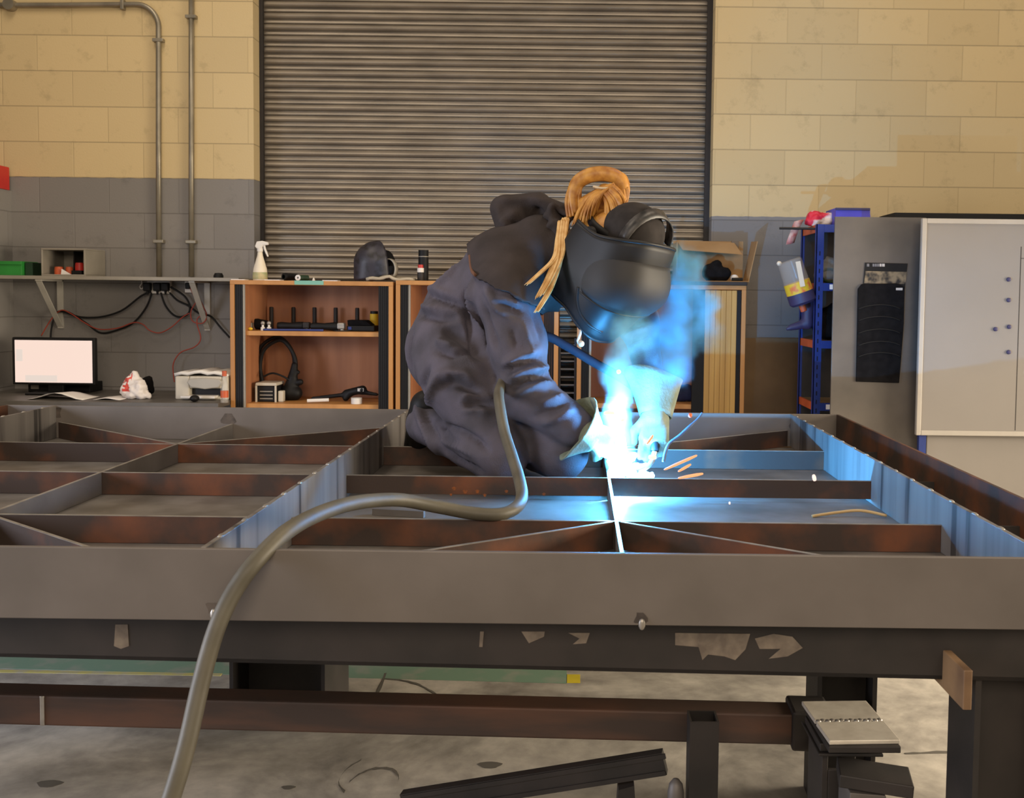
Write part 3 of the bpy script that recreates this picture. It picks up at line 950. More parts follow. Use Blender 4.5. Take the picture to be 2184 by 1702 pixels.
mb.prism([(x, YP, z) for x, z in pp], (0, 0.03, 0)); mb.build('output_cover', mat('grey_printer_cover', (0.36, 0.33, 0.28), 0.4, var=0.05), t, bevel=0.006)
MB().box((sx(0.28), YP + 0.06, z0 + H_ * 0.13), (sx(0.86), YP + 0.19, z0 + H_ * 0.40)).build('paper_slot', M_BLACK, t)
MB().box((sx(0.16), YP - 0.03, z0 + 0.012), (sx(0.80), YP + 0.1, z0 + 0.026)).build('output_tray', M_WHITE, t, bevel=0.002)
rows = [[(sx(-0.01) + (x1 - x0) * 1.0 * i / 8, YP + 0.02 + 0.28 * j / 3, z1 - 0.022 + 0.016 * math.sin(PI * i / 8) + 0.006 * math.sin(i * 2.2)) for j in range(4)] for i in range(9)]
MB().grid(rows).build('scanner_lid', M_WHITE, t, smooth=True, solid=0.018)
p = at(415, 852, 6.02)
o = MB().ball((p[0], 6.02, DZ + 0.02), (0.026, 0.035, 0.02)).build('computer_mouse', M_BLACK, smooth=True)
tag(o, 'black mouse on the desk in front of the printer', 'mouse')
p = at(481, 850, 6.03)
p = np.array([float(at(484, 850, 5.99)[0]) - 0.014, 5.99, DZ])
t = thing('drink_bottle', p, 'small clear bottle with a red cap squeezed beside the wooden cabinet', 'bottle')
MB().lathe([(0, 0), (0.022, 0), (0.022, 0.11), (0.012, 0.14), (0.010, 0.155), (0, 0.155)], p, n=16, caps=False).build('bottle_body', M_CLEAR, t, smooth='auto')
MB().lathe([(0.0225, 0.03), (0.0225, 0.07)], p, n=16, caps=False).build('bottle_label', M_ORANGE, t, smooth=True)
MB().lathe([(0, 0.155), (0.013, 0.155), (0.013, 0.185), (0, 0.185)], p, n=14, caps=False).build('cap', M_ORANGE, t, smooth='auto')

# ------------------------------------------------------------------ wooden cabinets
YF, YB = 6.15, 6.62


def cabinet(px0, px1, ytop, label, shelves, tambour=False):
    a, c = at(px0, ytop, YF), at(px1, ytop, YF)
    x0, x1, z1 = a[0], c[0], (a[2] + c[2]) / 2
    t = thing('storage_cabinet', ((x0 + x1) / 2, YF, 0), label, 'cabinet', 'open wooden cabinets along the shutter')
    th = 0.026
    MB().box((x0, YF, z1 - th), (x1, YB, z1)).build('top_panel', M_PINE, t, bevel=0.002)
    for s, x in (('l', x0), ('r', x1 - th)):
        MB().box((x, YF, 0), (x + th, YB, z1 - th)).build('side_panel', M_PINE, t, bevel=0.002)
    MB().box((x0 + th, YB - 0.012, 0.08), (x1 - th, YB - 0.002, z1 - th)).build('back_panel', M_BACKP, t)
    MB().box((x0 + th, YF + 0.06, 0.06), (x1 - th, YB - 0.012, 0.085)).build('bottom_panel', M_PINE, t)
    for x, w in ((x0 + th, 0.048), (x1 - th - 0.062, 0.062)):
        if tambour and x > x0 + 0.1:
            continue
        mb = MB()
        n = max(2, int(w / 0.012))
        for k in range(n):
            mb.box((x + w * k / n + 0.0008, YF + 0.008, 0.06), (x + w * (k + 1) / n - 0.0008, YF + 0.02 + (k % 2) * 0.001, z1 - th - 0.001))
        mb.build('tambour_stack', M_BLACK, t)
    MB().box((x0 + th + 0.048, YF + 0.02, 0.085), (x0 + th + 0.060, YB - 0.012, z1 - th)).build('lining', M_BACKP, t)
    MB().box((x0 + th + 0.048, YF + 0.010, 0.085), (x0 + th + 0.060, YF + 0.02, z1 - th)).build('lining_edge', M_BOX, t)
    tops = []
    for ys in shelves:
        z = float(at((px0 + px1) / 2, ys, YF + 0.03)[2])
        MB().box((x0 + th + 0.060, YF + 0.03, z - 0.028), (x1 - th - 0.062 if not tambour else x1 - th, YB - 0.012, z)).build('shelf', M_PINE, t, bevel=0.002)
        tops.append(z)
    return t, x0, x1, z1, tops


c1, c1x0, c1x1, c1z, c1s = cabinet(490, 838, 599, 'open beech cabinet beside the desk holding tools on its shelf', (707, 862))
c2, c2x0, c2x1, c2z, c2s = cabinet(844, 1192, 600, 'middle beech cabinet half hidden behind the kneeling welder', (707, 862))
c3, c3x0, c3x1, c3z, c3s = cabinet(1232, 1592, 607, 'beech cabinet with a partly closed oak tambour door right of the welder', (862,), True)
# tambour of the third cabinet, its black leading edge and dark top plate
xa, xb = at(1503, 700, YF)[0], at(1571, 700, YF)[0]
mb = MB()
n = 6
for k in range(n):
    u0, u1 = xa + (xb - xa) * k / n, xa + (xb - xa) * (k + 1) / n
    mb.box((u0 + 0.0006, YF + 0.004, 0.06), (u1 - 0.0006, YF + 0.014, c3z - 0.03))
mb.build('tambour_door', M_TAMB, c3, bevel=0.002)
xe = at(1478, 700, YF)[0]
MB().box((xe, YF + 0.006, 0.06), (xa, YF + 0.03, c3z - 0.03)).build('door_pull', M_BLACK, c3)
MB().box((xb, YF + 0.003, 0.06), (xb + 0.024, YF + 0.02, c3z - 0.03)).build('door_track', M_BLACK, c3)
MB().box((c3x0 - 0.004, YF - 0.012, c3z), (c3x1 + 0.004, YB, c3z + 0.022)).build('top_cover', M_DARK, c3, bevel=0.003)
C3T = c3z + 0.022
# narrow slotted rack between cabinet two and three
xl, xr = c2x1 + 0.003, c3x0 - 0.003
t = thing('slotted_rack', ((xl + xr) / 2, YF + 0.1, 0), 'narrow dark rack of thin slats between two beech cabinets', 'rack')
mb = MB(); mb.box((xl, YF + 0.05, 0.0), (xl + 0.012, YF + 0.3, 1.15)); mb.box((xr - 0.012, YF + 0.05, 0.0), (xr, YF + 0.3, 1.15)); mb.build('frame', M_DARK, t)
for k in range(9):
    z = 0.72 + k * 0.048
    MB().box((xl + 0.012, YF + 0.05, z), (xr - 0.012, YF + 0.3, z + 0.008)).build('slat', M_STEEL, t)

# things on top of the cabinets
def on1(px, Y=6.28):
    return np.array([at(px, 600, Y)[0], Y, c1z])


p = on1(555)
t = thing('spray_bottle', p, 'white trigger spray bottle at the left end of the cabinet top', 'bottle')
MB().lathe([(0, 0), (0.043, 0), (0.044, 0.03), (0.040, 0.07), (0.027, 0.115), (0.017, 0.15), (0.014, 0.175), (0, 0.175)], p, n=20, caps=False).build('bottle_body', M_FROST, t, smooth='auto')
MB().lathe([(0.0445, 0.008), (0.0445, 0.030), (0.042, 0.05)], p, n=20, caps=False).build('bottle_label', mat('faded_label', (0.50, 0.42, 0.22), 0.6, col2=(0.30, 0.33, 0.16), scale=30), t, smooth=True)
mb = MB(); mb.lathe([(0, 0.175), (0.018, 0.175), (0.018, 0.195), (0.013, 0.20), (0, 0.20)], p, n=14, caps=False)
mb.build('collar', M_WHITE, t, smooth='auto')
mb = MB(); hz = p[2]
mb.prism([(p[0] - 0.030, p[1] - 0.012, hz + 0.205), (p[0] - 0.018, p[1] - 0.012, hz + 0.236), (p[0] + 0.016, p[1] - 0.012, hz + 0.240), (p[0] + 0.052, p[1] - 0.012, hz + 0.232), (p[0] + 0.052, p[1] - 0.012, hz + 0.215), (p[0] + 0.02, p[1] - 0.012, hz + 0.212), (p[0] + 0.012, p[1] - 0.012, hz + 0.19), (p[0] - 0.014, p[1] - 0.012, hz + 0.19)], (0, 0.024, 0))
mb.build('spray_head', M_WHITE, t, bevel=0.005)
MB().tube(spline([(p[0] + 0.025, p[1], hz + 0.214), (p[0] + 0.030, p[1], hz + 0.19), (p[0] + 0.042, p[1], hz + 0.16), (p[0] + 0.048, p[1], hz + 0.145)], 5), [0.007] * 10 + [0.005] * 6, 8).build('trigger', M_WHITE, t, smooth=True)

p = on1(612, 6.25)
t = thing('hose_coupling', p, 'short black hose coupling lying on the cabinet top', 'hose')
ax = Vector((0.6, 0.8, 0)).normalized()
pc = Vector((p[0] - 0.02, p[1], p[2] + 0.024))
MB().lathe([(0.013, 0.0), (0.022, 0.0), (0.024, 0.012), (0.022, 0.03), (0.020, 0.10), (0.0, 0.10)], pc, ax, 16, caps=False).build('hose_body', M_BLACK, t, smooth='auto')
MB().lathe([(0.013, 0.0), (0.013, 0.06), (0, 0.06)], pc, ax, 14, caps=False).build('bore', M_LENS, t, smooth='auto')
p = on1(636, 6.22)
t = thing('small_spool', p, 'small white ringed spool next to the black hose coupling', 'spool')
pc = Vector((p[0], p[1] - 0.01, p[2] + 0.0185))
MB().lathe([(0.006, 0), (0.0175, 0), (0.0175, 0.012), (0.006, 0.012), (0.006, 0)], pc, (0.2, 1, 0), 18, caps=False).build('ring', M_WHITE, t, smooth='auto')
MB().lathe([(0.006, 0.0121), (0.0165, 0.0121), (0.0165, 0.07), (0, 0.07)], pc, (0.9, 1, 0), 16, caps=False).build('core', M_DGREEN, t, smooth='auto')
p = on1(669, 6.2)
o = MB().lathe([(0, 0), (0.010, 0), (0.004, 0.018), (0.0, 0.02)], p, n=10, caps=False).build('nozzle_cap', M_WHITE, smooth='auto')
tag(o, 'tiny white cone cap on the cabinet top above the teal label', 'cap')
for (pa, pb, lb) in ((496, 525, 'white paper scrap at the left corner of the cabinet top'), (567, 600, 'white paper scrap right of the spray bottle'), (690, 722, 'white paper scrap right of the teal label')):
    a, c = on1(pa, 6.19), on1(pb, 6.19)
    o = MB().box((a[0], 6.16, c1z), (c[0], 6.24, c1z + 0.005)).build('paper_scrap', M_PAPER); tag(o, lb, 'paper', 'paper scraps on the cabinet')
a, c = at(628, 600, YF - 0.002), at(690, 607, YF - 0.002)
o = MB().box((a[0], YF - 0.0025, c[2] - 0.002), (c[0], YF - 0.0002, c1z + 0.001)).build('adhesive_label', M_TEAL)
tag(o, 'teal sticky label on the front edge of the first cabinet', 'label')
# spare helmet on the cabinet
p = at(806, 560, 6.33)
t = thing('welding_helmet', (p[0], 6.33, c1z), 'spare dark patterned welding helmet standing on the cabinet top', 'helmet')


def helm_shell(M, aw, bf, zt, zb, n=40, nv=14, span=112, chin=0.75, side_top=0.10, side_bot=0.30):
    rows = []
    for j in range(nv):
        v = j / (nv - 1)
        row = []
        for i in range(n + 1):
            u = math.radians(-span + 2 * span * i / n)
            cs, sn = math.cos(u), math.sin(u)
            ex = 0.72
            x = bf * math.copysign(abs(cs) ** ex, cs)
            y = aw * math.copysign(abs(sn) ** ex, sn)
            side = (1 - abs(cs)) if cs > 0 else 1.0
            lo = zb * (1 - side_bot * side)
            hi = zt * (1 - side_top * side)
            z = hi + (lo - hi) * v
            bulge = 1 - 0.16 * (abs(2 * v - 0.85)) ** 2.2
            tap = 1 - (1 - chin) * max(0, (v - 0.45) / 0.55) ** 1.5
            row.append(M @ Vector((x * bulge * tap, y * (0.96 + 0.04 * bulge) * (1 - 0.22 * max(0, (v - 0.45) / 0.55) ** 1.6), z)))
        rows.append(row)
    return rows


M_HPAT = mat('patterned_helmet', (0.012, 0.010, 0.011), 0.45, col2=(0.028, 0.025, 0.034), scale=26, lo=0.48, hi=0.62)
Mh = Matrix.Translation(Vector((p[0] - 0.012, 6.33, c1z + 0.105))) @ Matrix.Rotation(math.radians(203), 4, 'Z') @ Matrix.Rotation(math.radians(8), 4, 'Y')
rows = []
for j_ in range(16):
    v_ = j_ / 15
    row = []
    for i_ in range(41):
        u_ = math.radians(-104 + 208 * i_ / 40)
        if v_ < 0.5:
            ph_ = 0.28 + (PI / 2 - 0.28) * v_ / 0.5
            rr_, z_ = math.sin(ph_), 0.125 * math.cos(ph_)
        else:
            w_ = (v_ - 0.5) / 0.5
            rr_, z_ = 1 + 0.10 * math.sin(PI * w_) * 0 + 0.10 * w_ * max(0, math.cos(u_)), -0.103 * w_
        row.append(Mh @ Vector((0.145 * rr_ * math.cos(u_) - 0.012 - (0.0 if v_ > 0.5 else 0.02 * (0.5 - v_)), 0.112 * (rr_ if v_ < 0.5 else 1 - 0.12 * w_) * math.sin(u_), z_)))
    rows.append(row)
zmin_ = min(q_.z for r_ in rows for q_ in r_)
for r_ in rows:
    for q_ in r_:
        q_.z += c1z + 0.004 - zmin_
MB().grid(rows).build('shell', M_HPAT, t, smooth=True, solid=0.005)
# headgear ring seen from the open side
hc = Vector((p[0] + 0.072, 6.285, c1z + 0.078))
ringp = [hc + Vector((0.045 * math.cos(a_), -0.01 * math.cos(a_), 0.062 * math.sin(a_))) for a_ in np.linspace(-0.4 * PI, 1.25 * PI, 22)]
mb = MB()
rows = [[q + Vector((0, -0.02, 0)), q + Vector((0.01, 0.03, 0))] for q in ringp]
mb.grid(rows); mb.build('headband', M_BOX, t, smooth=True, solid=0.005)
mb = MB(); mb.lathe([(0, 0), (0.028, 0), (0.026, 0.02), (0, 0.024)], hc + Vector((0.01, 0.03, -0.005)), (0.3, -1, 0), 16, caps=False); mb.build('adjuster_knob', M_BLACK, t, smooth='auto')
mb = MB(); mb.ball(hc + Vector((-0.03, 0.07, 0.035)), (0.06, 0.05, 0.085)); mb.build('lining', M_BLACKC, t, smooth=True)
# folded cloth, can and bottle
xa, xb = at(785, 597, 6.25)[0], at(884, 597, 6.25)[0]
rows = [[(xa + (xb - xa) * i / 14, 6.19 + 0.12 * j / 5, c1z + 0.012 + 0.013 * math.sin(PI * i / 14) * (1.2 if i < 8 else 0.5) + 0.006 * math.sin(i * 1.1 + j)) for j in range(6)] for i in range(15)]
o = MB().grid(rows).build('rag', mat('pale_rag', (0.42, 0.36, 0.26), 0.9, var=0.12), smooth=True, solid=0.016)
tag(o, 'pale folded rag lying under the spare helmet on the cabinet top', 'rag')
p = np.array([at(903, 600, 6.36)[0], 6.36, c2z])
t = thing('aerosol_can', p, 'tall black tube with a pale ring standing on the second cabinet', 'can')
MB().lathe([(0, 0), (0.031, 0), (0.031, 0.19), (0, 0.19)], p, n=20, caps=False).build('can_body', M_BLACK, t, smooth='auto')
MB().lathe([(0.0315, 0.148), (0.0315, 0.153)], p, n=20, caps=False).build('ring', M_BOX, t, smooth=True)
p = np.array([at(897, 600, 6.27)[0], 6.27, c2z])
t = thing('small_bottle', p, 'small dark bottle with a white band and red cap before the black tube', 'bottle')
MB().lathe([(0, 0), (0.020, 0), (0.020, 0.052), (0, 0.052)], p, n=16, caps=False).build('bottle_body', M_DARK, t, smooth='auto')
MB().lathe([(0, 0.0521), (0.0205, 0.0521), (0.0205, 0.078), (0, 0.078)], p, n=16, caps=False).build('bottle_label', M_WHITE, t, smooth='auto')
MB().lathe([(0, 0.0781), (0.016, 0.0781), (0.016, 0.098), (0, 0.098)], p, n=16, caps=False).build('cap', M_RED, t, smooth='auto')

# tools on the shelf of cabinet one
S1, S2 = c1s
xp = lambda px, Y=6.3: float(at(px, 700, Y)[0])
for i, px in enumerate((579, 626, 671, 716, 762)):
    x = xp(px, 6.56)
    o = MB().lathe([(0, 0), (0.013, 0), (0.013, 0.135), (0.010, 0.14), (0, 0.14)], (x, 6.56, S1), n=12, caps=False).build('steel_peg', M_DARK, smooth='auto')
    tag(o, ['first', 'second', 'third', 'fourth', 'fifth'][i] + ' dark upright peg from the left at the back of the cabinet shelf', 'peg', 'pegs at the back of the shelf')
p = np.array([xp(798, 6.45), 6.45, S1])
t = thing('spray_can', p, 'yellow can with a dark lid at the right end of the cabinet shelf', 'can')
MB().lathe([(0, 0), (0.026, 0), (0.026, 0.105), (0, 0.105)], p, n=18, caps=False).build('can_body', M_YEL, t, smooth='auto')
MB().lathe([(0, 0.1051), (0.024, 0.1051), (0.024, 0.122), (0, 0.122)], p, n=18, caps=False).build('lid', M_BLACK, t, smooth='auto')
p = np.array([xp(536), 6.27, S1])
o = MB().box((p[0] - 0.012, 6.27, S1), (p[0] + 0.012, 6.31, S1 + 0.045)).build('small_box', M_BOX, bevel=0.002); tag(o, 'small grey box at the left end of the cabinet shelf', 'box')
o, _, _ = blob('tool_pouch', [((xp(543), 6.36, S1 + 0.035), (xp(561), 6.36, S1 + 0.03), 0.034, 0.028)], M_BLACKC, floor=S1, h=0.008, lump=0.006); tag(o, 'black cloth pouch beside the small grey box on the shelf', 'pouch')
o = MB().ball((xp(542), 6.225, S1 + 0.010), (0.016, 0.012, 0.010)).build('foam_lump', M_YEL, smooth=True); tag(o, 'small yellow lump at the front of the cabinet shelf', 'lump')
for i, (px, dz) in enumerate(((566, 0.0), (579, 0.0))):
    x = xp(px)
    t = thing('hose_fitting', (x, 6.25, S1), ['left bright metal hose fitting on the cabinet shelf', 'right bright metal hose fitting on the cabinet shelf'][i], 'fitting', 'bright hose fittings')
    MB().lathe([(0, 0), (0.013, 0), (0.013, 0.02), (0.007, 0.022), (0.007, 0.034), (0, 0.034)], (x, 6.25, S1), n=12, caps=False).build('base_nut', M_WHITE, t, smooth='auto')
    MB().ball((x, 6.25, S1 + 0.045), 0.013).build('knob', M_EDGE, t, smooth=True)


def grinder(px0, px1, Y, label, head, z=S1):
    x0, x1 = xp(px0, Y), xp(px1, Y)
    t = thing('angle_grinder', ((x0 + x1) / 2, Y, z), label, 'grinder', 'grinders on the shelf')
    L_ = x1 - x0
    MB().lathe([(0, 0), (0.020, 0), (0.024, 0.02), (0.020, L_ * 0.35), (0.026, L_ * 0.6), (0.026, L_ * 0.72), (0, L_ * 0.72)], (x0, Y, z + 0.028), (1, 0, 0), 16, caps=False).build('motor_body', M_BLACK, t, smooth='auto')
    MB().box((x0 + L_ * 0.72, Y - 0.024, z + 0.012), (x0 + L_ * 0.92, Y + 0.024, z + 0.052)).build('gear_head', head, t, bevel=0.008)
    MB().lathe([(0, 0), (0.055, 0), (0.055, 0.004), (0, 0.004)], (x0 + L_ * 0.84, Y, z + 0.002), (0, 0, 1), 24, caps=False).build('disc', M_DARK, t)
    MB().cyl((x0 + L_ * 0.84, Y, z + 0.005), (x0 + L_ * 0.84, Y, z + 0.014), 0.012).build('spindle', M_EDGE, t)
    return t


grinder(592, 668, 6.32, 'black grinder lying in the middle of the cabinet shelf', M_DARK)
grinder(664, 742, 6.28, 'grinder with a pale metal gear head on the cabinet shelf', M_EDGE)
x0, x1 = xp(744, 6.34), xp(803, 6.34)
t = thing('tool_case', ((x0 + x1) / 2, 6.34, S1), 'flat black case at the right end of the cabinet shelf', 'case')
MB().box((x0, 6.28, S1), (x1, 6.42, S1 + 0.035)).build('case_body', M_BLACK, t, bevel=0.006)
mb = MB(); mb.prism([(x0 + 0.004, 6.29, S1 + 0.036), (x1 - 0.02, 6.29, S1 + 0.036), (x1 - 0.06, 6.29, S1 + 0.068), (x0 + 0.0, 6.29, S1 + 0.068)], (0, 0.12, 0)); mb.build('case_lid', M_BLACKC, t, bevel=0.004)
MB().box((x0 + 0.01, 6.276, S1 + 0.01), (x0 + 0.03, 6.281, S1 + 0.028)).build('latch', M_BLUE, t)
x0, x1 = xp(562, 6.2), xp(690, 6.2)
o = MB().tube(spline([(x0, 6.20, S1 + 0.007), (x0 + 0.1, 6.19, S1 + 0.007), (x0 + 0.2, 6.205, S1 + 0.007), (x1, 6.195, S1 + 0.007)], 6), 0.007, 8).build('blue_cable', mat('blue_cable', (0.02, 0.035, 0.16), 0.5, var=0.1), smooth=True)
tag(o, 'dark blue cable lying along the front of the cabinet shelf', 'cable')
# lower compartment
x0, x1 = xp(546, 6.27), xp(588, 6.27)
zt = S2
t = thing('portable_machine', ((x0 + x1) / 2, 6.35, zt), 'cream and black portable machine on the lower cabinet shelf', 'machine')
hh = 0.118
MB().box((x0, 6.27, zt), (x1, 6.44, zt + hh - 0.018)).build('body', M_BLACK, t, bevel=0.006)
mb = MB(); mb.prism([(x0 - 0.006, 6.262, zt + hh - 0.018), (x1 + 0.006, 6.262, zt + hh - 0.018), (x1 + 0.003, 6.262, zt + hh), (x0 - 0.003, 6.262, zt + hh)], (0, 0.18, 0)); mb.build('lid', M_OFFW, t, bevel=0.004)
for x in (x0 - 0.004, x1 - 0.006):
    MB().box((x, 6.262, zt), (x + 0.010, 6.27, zt + hh - 0.018)).build('corner_strip', M_OFFW, t)
mb = MB()
for k in range(3):
    mb.box((x0 + 0.022, 6.267, zt + 0.018 + 0.022 * k), (x1 - 0.02, 6.2702, zt + 0.024 + 0.022 * k))
mb.build('grille', M_BOX, t)
MB().box((x1 + 0.008, 6.28, zt), (x1 + 0.040, 6.33, zt + 0.068)).build('side_block', M_OFFW, t, bevel=0.005)
xc = xp(588, 6.42)
pts = [(xp(552, 6.42), 6.45, zt + 0.10), (xp(545, 6.42), 6.45, zt + 0.22), (xp(555, 6.42), 6.44, zt + 0.33), (xp(588, 6.42), 6.43, zt + 0.39), (xp(612, 6.42), 6.43, zt + 0.35), (xp(626, 6.42), 6.43, zt + 0.26), (xp(624, 6.42), 6.43, zt + 0.14)]
for i, off in enumerate((0.0, 0.024)):
    o = MB().tube(spline([(x + off * (0.6 if k > 3 else 1), y - 0.018 * i, z - off * 0.7) for k, (x, y, z) in enumerate(pts)], 8), 0.012, 10).build('rubber_hose', M_BLACK, smooth=True)
    tag(o, ['outer black hose arching in the lower half of the first cabinet', 'inner black hose of the arch in the first cabinet'][i], 'hose', 'arched hoses')
xt = xp(622, 6.38)
o, _, _ = blob('hand_machine', [((xt - 0.02, 6.40, zt + 0.05), (xt, 6.40, zt + 0.14), 0.05, 0.028), ((xt, 6.40, zt + 0.14), (xt + 0.01, 6.41, zt + 0.22), 0.028, 0.02), ((xt, 6.40, zt + 0.10), (xt + 0.05, 6.39, zt + 0.115), 0.016, 0.02),
                               ((xt - 0.03, 6.40, zt + 0.045), (xt + 0.015, 6.40, zt + 0.045), 0.045, 0.045), ((xt - 0.01, 6.4, zt + 0.17), (xt + 0.035, 6.4, zt + 0.175), 0.008, 0.012)], M_BLACK, floor=zt, h=0.007, k=0.012)
tag(o, 'black hand machine with side knobs under the hose arch', 'tool')
o = MB().tube(spline([(xp(556), 6.36, zt + 0.15), (xp(575), 6.36, zt + 0.17), (xp(598), 6.36, zt + 0.15), (xp(612), 6.38, zt + 0.12)], 7), 0.006, 8).build('thin_cable', M_BLACK, smooth=True); tag(o, 'thin black cable curving over the cream machine', 'cable')
xa, xb = xp(655, 6.24), xp(700, 6.24)
o = MB().tube([(xa, 6.24, zt + 0.014), (xb, 6.25, zt + 0.020)], 0.011, 10).build('white_rod', M_WHITE, smooth='auto'); tag(o, 'short white rod on the lower shelf of the first cabinet', 'rod')
x = xp(759, 6.22)
o = MB().lathe([(0.008, 0), (0.033, 0), (0.033, 0.036), (0.008, 0.036), (0.008, 0)], (x, 6.24, zt), n=20, caps=False).build('tape_roll', M_WHITE, smooth='auto'); tag(o, 'white tape roll on the lower shelf of the first cabinet', 'tape')
o, _, _ = blob('hand_tool', [((xp(665, 6.34), 6.36, zt + 0.016), (xp(745, 6.34), 6.38, zt + 0.045), 0.012, 0.014), ((xp(735, 6.34), 6.38, zt + 0.05), (xp(772, 6.34), 6.36, zt + 0.075), 0.022, 0.026), ((xp(770, 6.34), 6.36, zt + 0.06), (xp(803, 6.34), 6.36, zt + 0.045), 0.016, 0.010), ((xp(735, 6.34), 6.37, zt + 0.02), (xp(745, 6.34), 6.37, zt + 0.05), 0.02, 0.016)], M_BLACK, floor=zt, h=0.007, k=0.012)
tag(o, 'black gun-shaped hand tool on the lower shelf of the first cabinet', 'tool')
o = MB().box((xp(762, 6.33), 6.337, zt + 0.066), (xp(775, 6.33), 6.341, zt + 0.084)).build('white_sticker', M_WHITE); tag(o, 'white sticker on the black gun-shaped tool', 'sticker')

# things on and in cabinet three
ya = 6.22
a, c = at(1436, 520, 6.45), at(1592, 610, 6.45)
t = thing('cardboard_box', ((a[0] + c[0]) / 2, 6.35, C3T), 'torn open cardboard box lying on top of the third cabinet', 'box')
x0, x1 = a[0], at(1584, 600, 6.45)[0]; zt3 = at(1500, 514, 6.45)[2]
MB().box((x0, 6.46, C3T), (x1, 6.466, zt3)).build('back_wall', M_CARD, t)
MB().box((x0, 6.20, C3T), (x1, 6.466, C3T + 0.005)).build('base', M_CARD, t)
MB().box((x0, 6.22, C3T), (x0 + 0.005, 6.466, zt3 - 0.02)).build('side_wall', M_CARD, t)
mb = MB(); mb.prism([(x1 + 0.0, 6.25, C3T), (x1 + 0.05, 6.25, zt3 - 0.01), (x1 + 0.05, 6.46, zt3), (x1, 6.46, C3T)], (0.005, 0, 0)); mb.build('side_flap', M_CARD, t)
mb = MB(); mb.prism([(x0 + 0.02, 6.44, zt3), (x1 - 0.06, 6.44, zt3 - 0.01), (x1 - 0.02, 6.36, zt3 - 0.085), (x0 + 0.05, 6.36, zt3 - 0.062)], (0, 0.004, 0.003)); mb.build('top_flap', M_CARD, t)
mb = MB(); mb.box((x1 - 0.075, 6.44, zt3 - 0.05), (x1 - 0.03, 6.458, zt3 + 0.002)); mb.build('tape_patch', mat('brown_tape', (0.14, 0.09, 0.045), 0.4, var=0.2), t)
xb_ = at(1528, 600, 6.30)[0]
o, _, _ = blob('cloth_bundle', [((xb_ - 0.02, 6.32, C3T + 0.06), (xb_ + 0.0, 6.32, C3T + 0.10), 0.062, 0.04), ((xb_ + 0.02, 6.30, C3T + 0.05), (xb_ + 0.05, 6.29, C3T + 0.055), 0.045, 0.035), ((xb_ - 0.03, 6.3, C3T + 0.03), (xb_ + 0.03, 6.3, C3T + 0.03), 0.035, 0.03)], M_BLACKC, floor=C3T, h=0.008, k=0.02, lump=0.008)
tag(o, 'black bundled cloth in front of the cardboard box', 'cloth')
xb_ = at(1573, 600, 6.24)[0]
o = MB().tube([(xb_ - 0.035, 6.24, C3T + 0.014), (xb_ + 0.03, 6.24, C3T + 0.014)], 0.012, 12).build('dark_tube', M_BLACK, smooth='auto'); tag(o, 'short dark tube lying right of the black cloth bundle', 'tube')
o = MB().ball((at(1566, 600, 6.30)[0], 6.30, C3T + 0.026), (0.026, 0.02, 0.02)).build('paper_ball', M_PAPER, smooth=True); tag(o, 'pale crumpled paper behind the short dark tube', 'paper')
xb_ = at(1455, 700, 6.35)[0]
o, _, _ = blob('tool_bag', [((xb_ - 0.04, 6.36, c3s[0] + 0.05), (xb_ + 0.04, 6.36, c3s[0] + 0.05), 0.05, 0.05)], mat('dark_blue_cloth', (0.012, 0.016, 0.05), 0.8, var=0.3), floor=c3s[0], h=0.01, lump=0.012)
tag(o, 'dark blue bag on the lower shelf of the third cabinet', 'bag')

# ------------------------------------------------------------------ right side
# hardboard sheet leaning on the wall
a, c = at(1588, 722, 6.55), at(1712, 880, 6.5)
o = MB().prism([(a[0], 6.50, 0), (c[0] + 0.03, 6.50, 0), (c[0] + 0.03, 6.66, a[2]), (a[0], 6.66, a[2])], (0, 0.012, 0)).build('hardboard_sheet', M_HARDB)
tag(o, 'brown hardboard sheet leaning on the grey wall beside the blue rack', 'board')

# blue shelving rack
YR0, YR1 = 5.9, 6.28
xr0 = float(at(1742, 500, YR0)[0]); xr1 = xr0 + 1.3
zr = float(at(1747, 478, YR0)[2])
t = thing('shelving_rack', (xr0 + 0.6, YR0, 0), 'blue metal shelving rack with orange side rails behind the steel panel', 'rack')
for x in (xr0, xr1):
    for y in (YR0, YR1):
        mb = MB(); mb.box((x, y, 0), (x + 0.042, y + 0.006, zr)); mb.box((x, y, 0), (x + 0.004, y + 0.04, zr))
        mb.build('upright', M_BLUE, t)
mb = MB()
for k in range(26):
    mb.box((xr0 + 0.017, YR0 - 0.001, 0.4 + k * 0.05), (xr0 + 0.023, YR0, 0.425 + k * 0.05))
mb.build('slot_row', M_BLACK, t)
RACK = []
for ys in (487, 612, 735, 868):
    z = float(at(1760, ys, YR0)[2])
    MB().box((xr0 + 0.042, YR0 - 0.004, z - 0.022), (xr1, YR0 + 0.012, z + 0.022)).build('beam', M_BLUE, t)
    MB().box((xr0 + 0.004, YR0 + 0.03, z - 0.022), (xr0 + 0.016, YR1, z + 0.022)).build('side_rail', M_ORANGE, t)
    MB().box((xr0 + 0.016, YR0 + 0.012, z + 0.006), (xr1, YR1, z + 0.020)).build('shelf', M_HARDB, t)
    RACK.append(z + 0.020)
MB().box((xr0 + 0.016, YR1 - 0.006, 0.3), (xr1, YR1, zr - 0.02)).build('back_sheet', M_DARK, t)
for ys, xx in ((612, 1774), (868, 1766)):
    p = at(xx, ys, YR0 - 0.006)
    MB().box((p[0] - 0.012, YR0 - 0.006, p[2] - 0.014), (p[0] + 0.012, YR0 - 0.004, p[2] + 0.014)).build('price_tag', M_PAPER, t)
